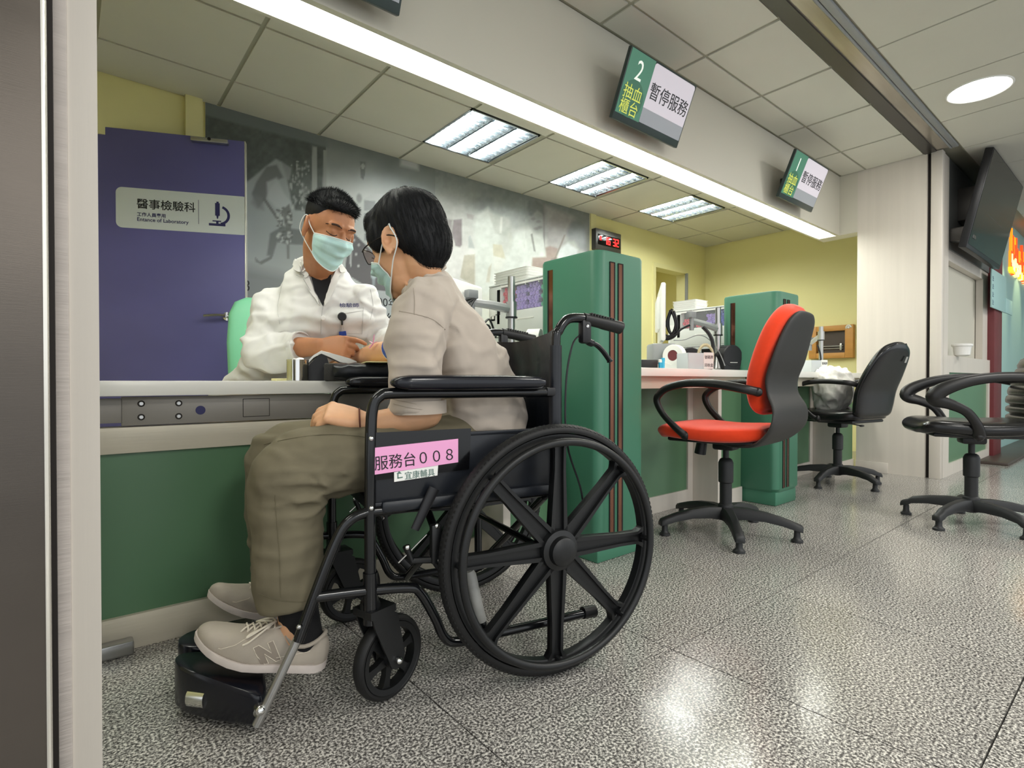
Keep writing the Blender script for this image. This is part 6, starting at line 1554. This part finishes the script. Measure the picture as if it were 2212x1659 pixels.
# right hand: seen from its back, fingers folded forward and down, thumb below holding the needle
HR = frame_mat(wR + dR*.004, dR + V((0, 0, .02)), V((0, 0, -1)) + dR*.1); 
zd = V((-.30, -.88, .36)); HR = frame_mat(wR + dR*.004, dR, zd.cross(dR)); sgR = 1
hand_prims(b, HR, sgR, (.5, .7, .4), (.42, .75), .02, 1.0, fc=[(.35, .45, .3), (.75, .9, .5), (.95, 1.0, .6), (1.05, 1.1, .6)])
HLm = frame_mat(wL, dL, V((0, 0, 1))); hand_prims(b, HLm, 1, (.4, .6, .4), (.4, .5), .03, .95)
for sg in (-1, 1):
    k_ = hip + RTp*(sg*.10) + FRp*.40 + V((0, 0, .0)); k_.y = max(k_.y, 2.08)
    limb(b, [hip + RTp*(sg*.09), (hip + RTp*(sg*.10)).lerp(k_, .5), k_], [.085, .075, .055]); limb(b, [k_, V((k_.x, k_.y+.02, .28)), V((k_.x, k_.y+.05, .08))], [.055, .05, .035]); limb(b, [V((k_.x, k_.y+.07, .04)), V((k_.x, k_.y-.10, .04))], [.04, .035])
me_p = remesh(b, .0036, 5, face_disp(HD)); link('body', me_p, 'skin_tan', ph, False, sharp=180)
me_w = me_p.copy(); bvp = bvh_of(me_w); bpy.data.meshes.remove(me_w)
bpy.data.objects[[o.name for o in ph.children if o.name.startswith('body')][0]].data.transform(wmat(ph).inverted())
# coat
def cdisp(co, no):
    return nfold(co, no, [((4, 4, 4), .006, 0, 4), ((11, 6, 5), .009, 1, 7), ((6, 9, 14), .010, 1, 3), ((14, 12, 18), .004, 1, 12)])
b = MB()
hipc = hip + FRp*(-.02)
torso(b, [(hipc + V((0, 0, -.06)), RTp*.26, FRp*.19), (hipc + V((0, 0, .08)), RTp*.235, FRp*.17), (hipc.lerp(chest, .45), RTp*.195, FRp*.135), (chest - V((0, 0, .10)), RTp*.205, FRp*.128), (chest + V((0, 0, -.03)), RTp*.20, FRp*.112), (chest + V((0, 0, .028)), RTp*.165, FRp*.090), (chest + V((0, 0, .068)), RTp*.135, FRp*.080), (chest + V((0, 0, .105)), RTp*.098, FRp*.070), (chest + V((0, -.01, .142)), RTp*.070, FRp*.062)], 36, .85)
limb(b, [chest + RTp*-.08 + V((0, 0, .005)), sR + V((0, 0, -.006))], [.062, .070], 3); limb(b, [chest + RTp*.08 + V((0, 0, .005)), sL + V((0, 0, -.006))], [.062, .070], 3)
cuffR = eR.lerp(wR, .80); b.tube(cr([sR, sR.lerp(eR, .5) + V((-.01, 0, 0)), eR + V((-.012, 0, -.012)), eR.lerp(wR, .35) + V((0, 0, -.012)), eR.lerp(wR, .66)], 6), crv([.070, .068, .068, .064, .056], 6), 24); b.ell(eR + V((-.01, 0, -.01)), .068, 18, 12)
b.tube(cr([sL, sL.lerp(eL, .5), eL + V((.01, 0, 0)), eL.lerp(wL, .4), eL.lerp(wL, .75)], 6), crv([.070, .064, .062, .056, .050], 6), 24); b.ell(eL, .062, 18, 12)
me_c = remesh(b, .0055, 4, cdisp); bvc = bvh_of(me_c); me_c.transform(wmat(ph).inverted()); coat = link('lab_coat', me_c, 'coat_white', ph, sharp=180)
# collar and lapels, shirt in the opening
lay('dark_tee', [(670, 588), (690, 598), (716, 590), (714, 612), (698, 662), (680, 628)], bvc, .001, .004, 'dark_tee', coat, 5)
lay('neck_skin', [(669, 580), (720, 580), (711, 604), (694, 609), (678, 604)], bvc, -.002, .007, 'skin_tan', coat, 5, 2)
lay('lapel', [(654, 545), (662, 568), (677, 604), (696, 656), (692, 668), (668, 640), (652, 612), (657, 598), (631, 590), (640, 562)], bvc, .005, .006, 'coat_white', coat, 5, 6)
lay('lapel', [(721, 574), (735, 572), (752, 590), (732, 600), (735, 612), (722, 640), (700, 668), (697, 656), (711, 606)], bvc, .005, .006, 'coat_white', coat, 5, 6)
lay('collar', [(654, 541), (664, 552), (667, 592), (650, 597), (630, 590), (636, 565)], bvc, .012, .004, 'coat_white', coat, 5, 6)
lay('collar', [(722, 573), (735, 568), (753, 589), (738, 601), (724, 592)], bvc, .012, .004, 'coat_white', coat, 5, 6)
lay('chest_pocket', [(737, 672), (785, 664), (781, 722), (733, 722)], bvc, .001, .0022, 'coat_white', coat, 6, 1)
b = MB(); line_on(b, [(738, 678), (785, 671)], bvc, .0009, .005); line_on(b, [(699, 655), (694, 690), (693, 722)], bvc, .0011, .002); line_on(b, [(737, 672), (733, 722)], bvc, .0008, .004); line_on(b, [(785, 664), (782, 722)], bvc, .0008, .004)
line_on(b, [(640, 594), (660, 600), (668, 592)], bvc, .001, .011); line_on(b, [(655, 602), (672, 630), (690, 660)], bvc, .0011, .011); line_on(b, [(610, 612), (600, 660), (604, 700)], bvc, .0009, .001); line_on(b, [(800, 625), (806, 660), (800, 690)], bvc, .0009, .001); b.build('seam', 'coat_seam', coat, world=True)
def hit(bv, u, v, o_=.002):
    d = ray(u, v).normalized(); h = bv.ray_cast(CAM, d); return (h[0] - d*o_) if h[0] is not None else CAM + d*1.9
def disc_on(bv, u, v, r, th, mt, nm, par, o_=.003):
    p = hit(bv, u, v, o_); d = -ray(u, v).normalized(); b = MB(); M_ = frame_mat(p, d.cross(V((0, 0, 1))), (0, 0, 1)); 
    if (M_.to_3x3() @ V((0, 0, 1))).dot(d) < 0: M_ = M_ @ rotm('Y', PI)
    b.at(M_); b.lathe([(.0005, th), (r*.8, th), (r, th*.6), (r, -.002)], n=20); return b.build(nm, mt, par, world=True)
disc_on(bvc, 698, 687, .0085, .003, 'button_white', 'button', coat, .004)
rl = disc_on(bvc, 739, 684, .0155, .006, 'black_plastic', 'badge_reel', coat, .008)
b = MB(); line_on(b, [(739, 692), (739, 702)], bvc, .0035, .008, 2); b.build('reel_tab', 'black_plastic', rl, world=True)
b = MB(); line_on(b, [(739, 702), (742, 709), (738, 716)], bvc, .002, .008, 3); b.build('clear_strap', 'lens', rl, world=True)
lay('badge_top', [(732, 716), (746, 714), (748, 726), (732, 726)], bvc, .006, .002, 'tourniquet_blue', coat, 5)
p = hit(bvc, 733, 663, .004); q = hit(bvc, 784, 663, .004); M_ = frame_mat(p, (q-p), (0, 0, 1)); text('embroidery', '檢驗師', .0165, M_, 'thread_navy', coat, xs=1.45)
# cuff rings
def cuff(a, c, r): 
    return band(a, c, r, .004, 'coat_white', 'cuff', coat)
cuff(eR.lerp(wR, .60) + V((0, 0, -.004)), eR.lerp(wR, .68) + V((0, 0, -.002)), .0555)
# hair: short, brushed up at the front
def hair_ph():
    b = MB().at(HD)
    b.ell((-.024, 0, .056), (.090, .078, .082), 32, 20); b.ell((.034, 0, .094), (.038, .058, .026), 20, 12); b.ell((-.055, 0, .012), (.054, .064, .06), 20, 12)
    for sg in (1, -1): b.ell((-.012, sg*.056, .062), (.045, .022, .034), 14, 10)
    me = remesh(b, .004, 3); bv = bvh_of(me); o = MB(); mesh_parts(o, me); rnd = random.Random(5); R3 = HD.to_3x3(); Hi = HD.inverted()
    def df(p, n):
        q = Hi @ p; f = max(0, min(1, (q.z-.06)/.06)); return R3 @ V((.55*f+.15, (.3 if q.y > 0 else -.3)*(1-f), .75*f-.5*(1-f)))
    top = samp(me, 4200, lambda c, n: (Hi @ c).z > .075, rnd); side = samp(me, 1500, lambda c, n: -.03 < (Hi @ c).z <= .085, rnd)
    strands(o, bv, top, df, .017, .0006, 3, .65, .16, rnd, 0, follow=False); strands(o, bv, side, df, .007, .0005, 2, .2, .12, rnd, 0, follow=False)
    m2 = bpy.data.meshes.new('hair'); m2.from_pydata([tuple(p) for p in o.v], [], o.f); m2.transform(wmat(ph).inverted()); return link('hair', m2, 'hair_black', ph, sharp=180)
hair_ph()
make_mask(bvp, HD, ph, 24, 68, -.002, .012, .036)
# brows and lowered lids
for sg in (1, -1):
    def fp(y, z, o_=.0012):
        h = bvp.ray_cast(HD @ V((.16, y, z)), (HD.to_3x3() @ V((-1, 0, 0))).normalized()); return (h[0] + (HD.to_3x3() @ V((1, 0, 0)))*o_) if h[0] is not None else HD @ V((.08, y, z))
    b = MB(); b.tube(cr([fp(sg*.012, .032, .0002), fp(sg*.026, .037, .0002), fp(sg*.042, .036, .0002), fp(sg*.052, .029, .0002)], 4), [.0018]*3+[.0038]*7+[.0014]*3, 8, flat=.9, up=tuple(HD.to_3x3() @ V((0, 0, 1)))); b.build('eyebrow', 'brow_hair' if 'brow_hair' in MATS else mat('brow_hair', '3a261c', .8).name, ph, world=True)
    b = MB(); b.tube(cr([fp(sg*.017, .006, .0004), fp(sg*.026, .0015, .0004), fp(sg*.037, .0015, .0004), fp(sg*.047, .007, .0004)], 4), .0013, 6); b.build('eyelashes', 'lash', ph, world=True)
# pink winged needle
t = thing('needle', 'pink winged needle held at the crook of the arm', 'needle', tuple(PD(806, 745, 1.80)))
b = MB()
c = PD(806, 742, 1.80)
for a0, l in ((1.45, .030), (.4, .016), (2.6, .016)):
    d = RT*math.cos(a0) + V((0, 0, math.sin(a0))); b.tube([c, c + d*l*.5, c + d*l], [.003, .0045, .002], 8, flat=.3)
b.tube([c, PD(798, 752, 1.80)], .0025, 8); b.build('wings', 'wing_pink', t, world=True)
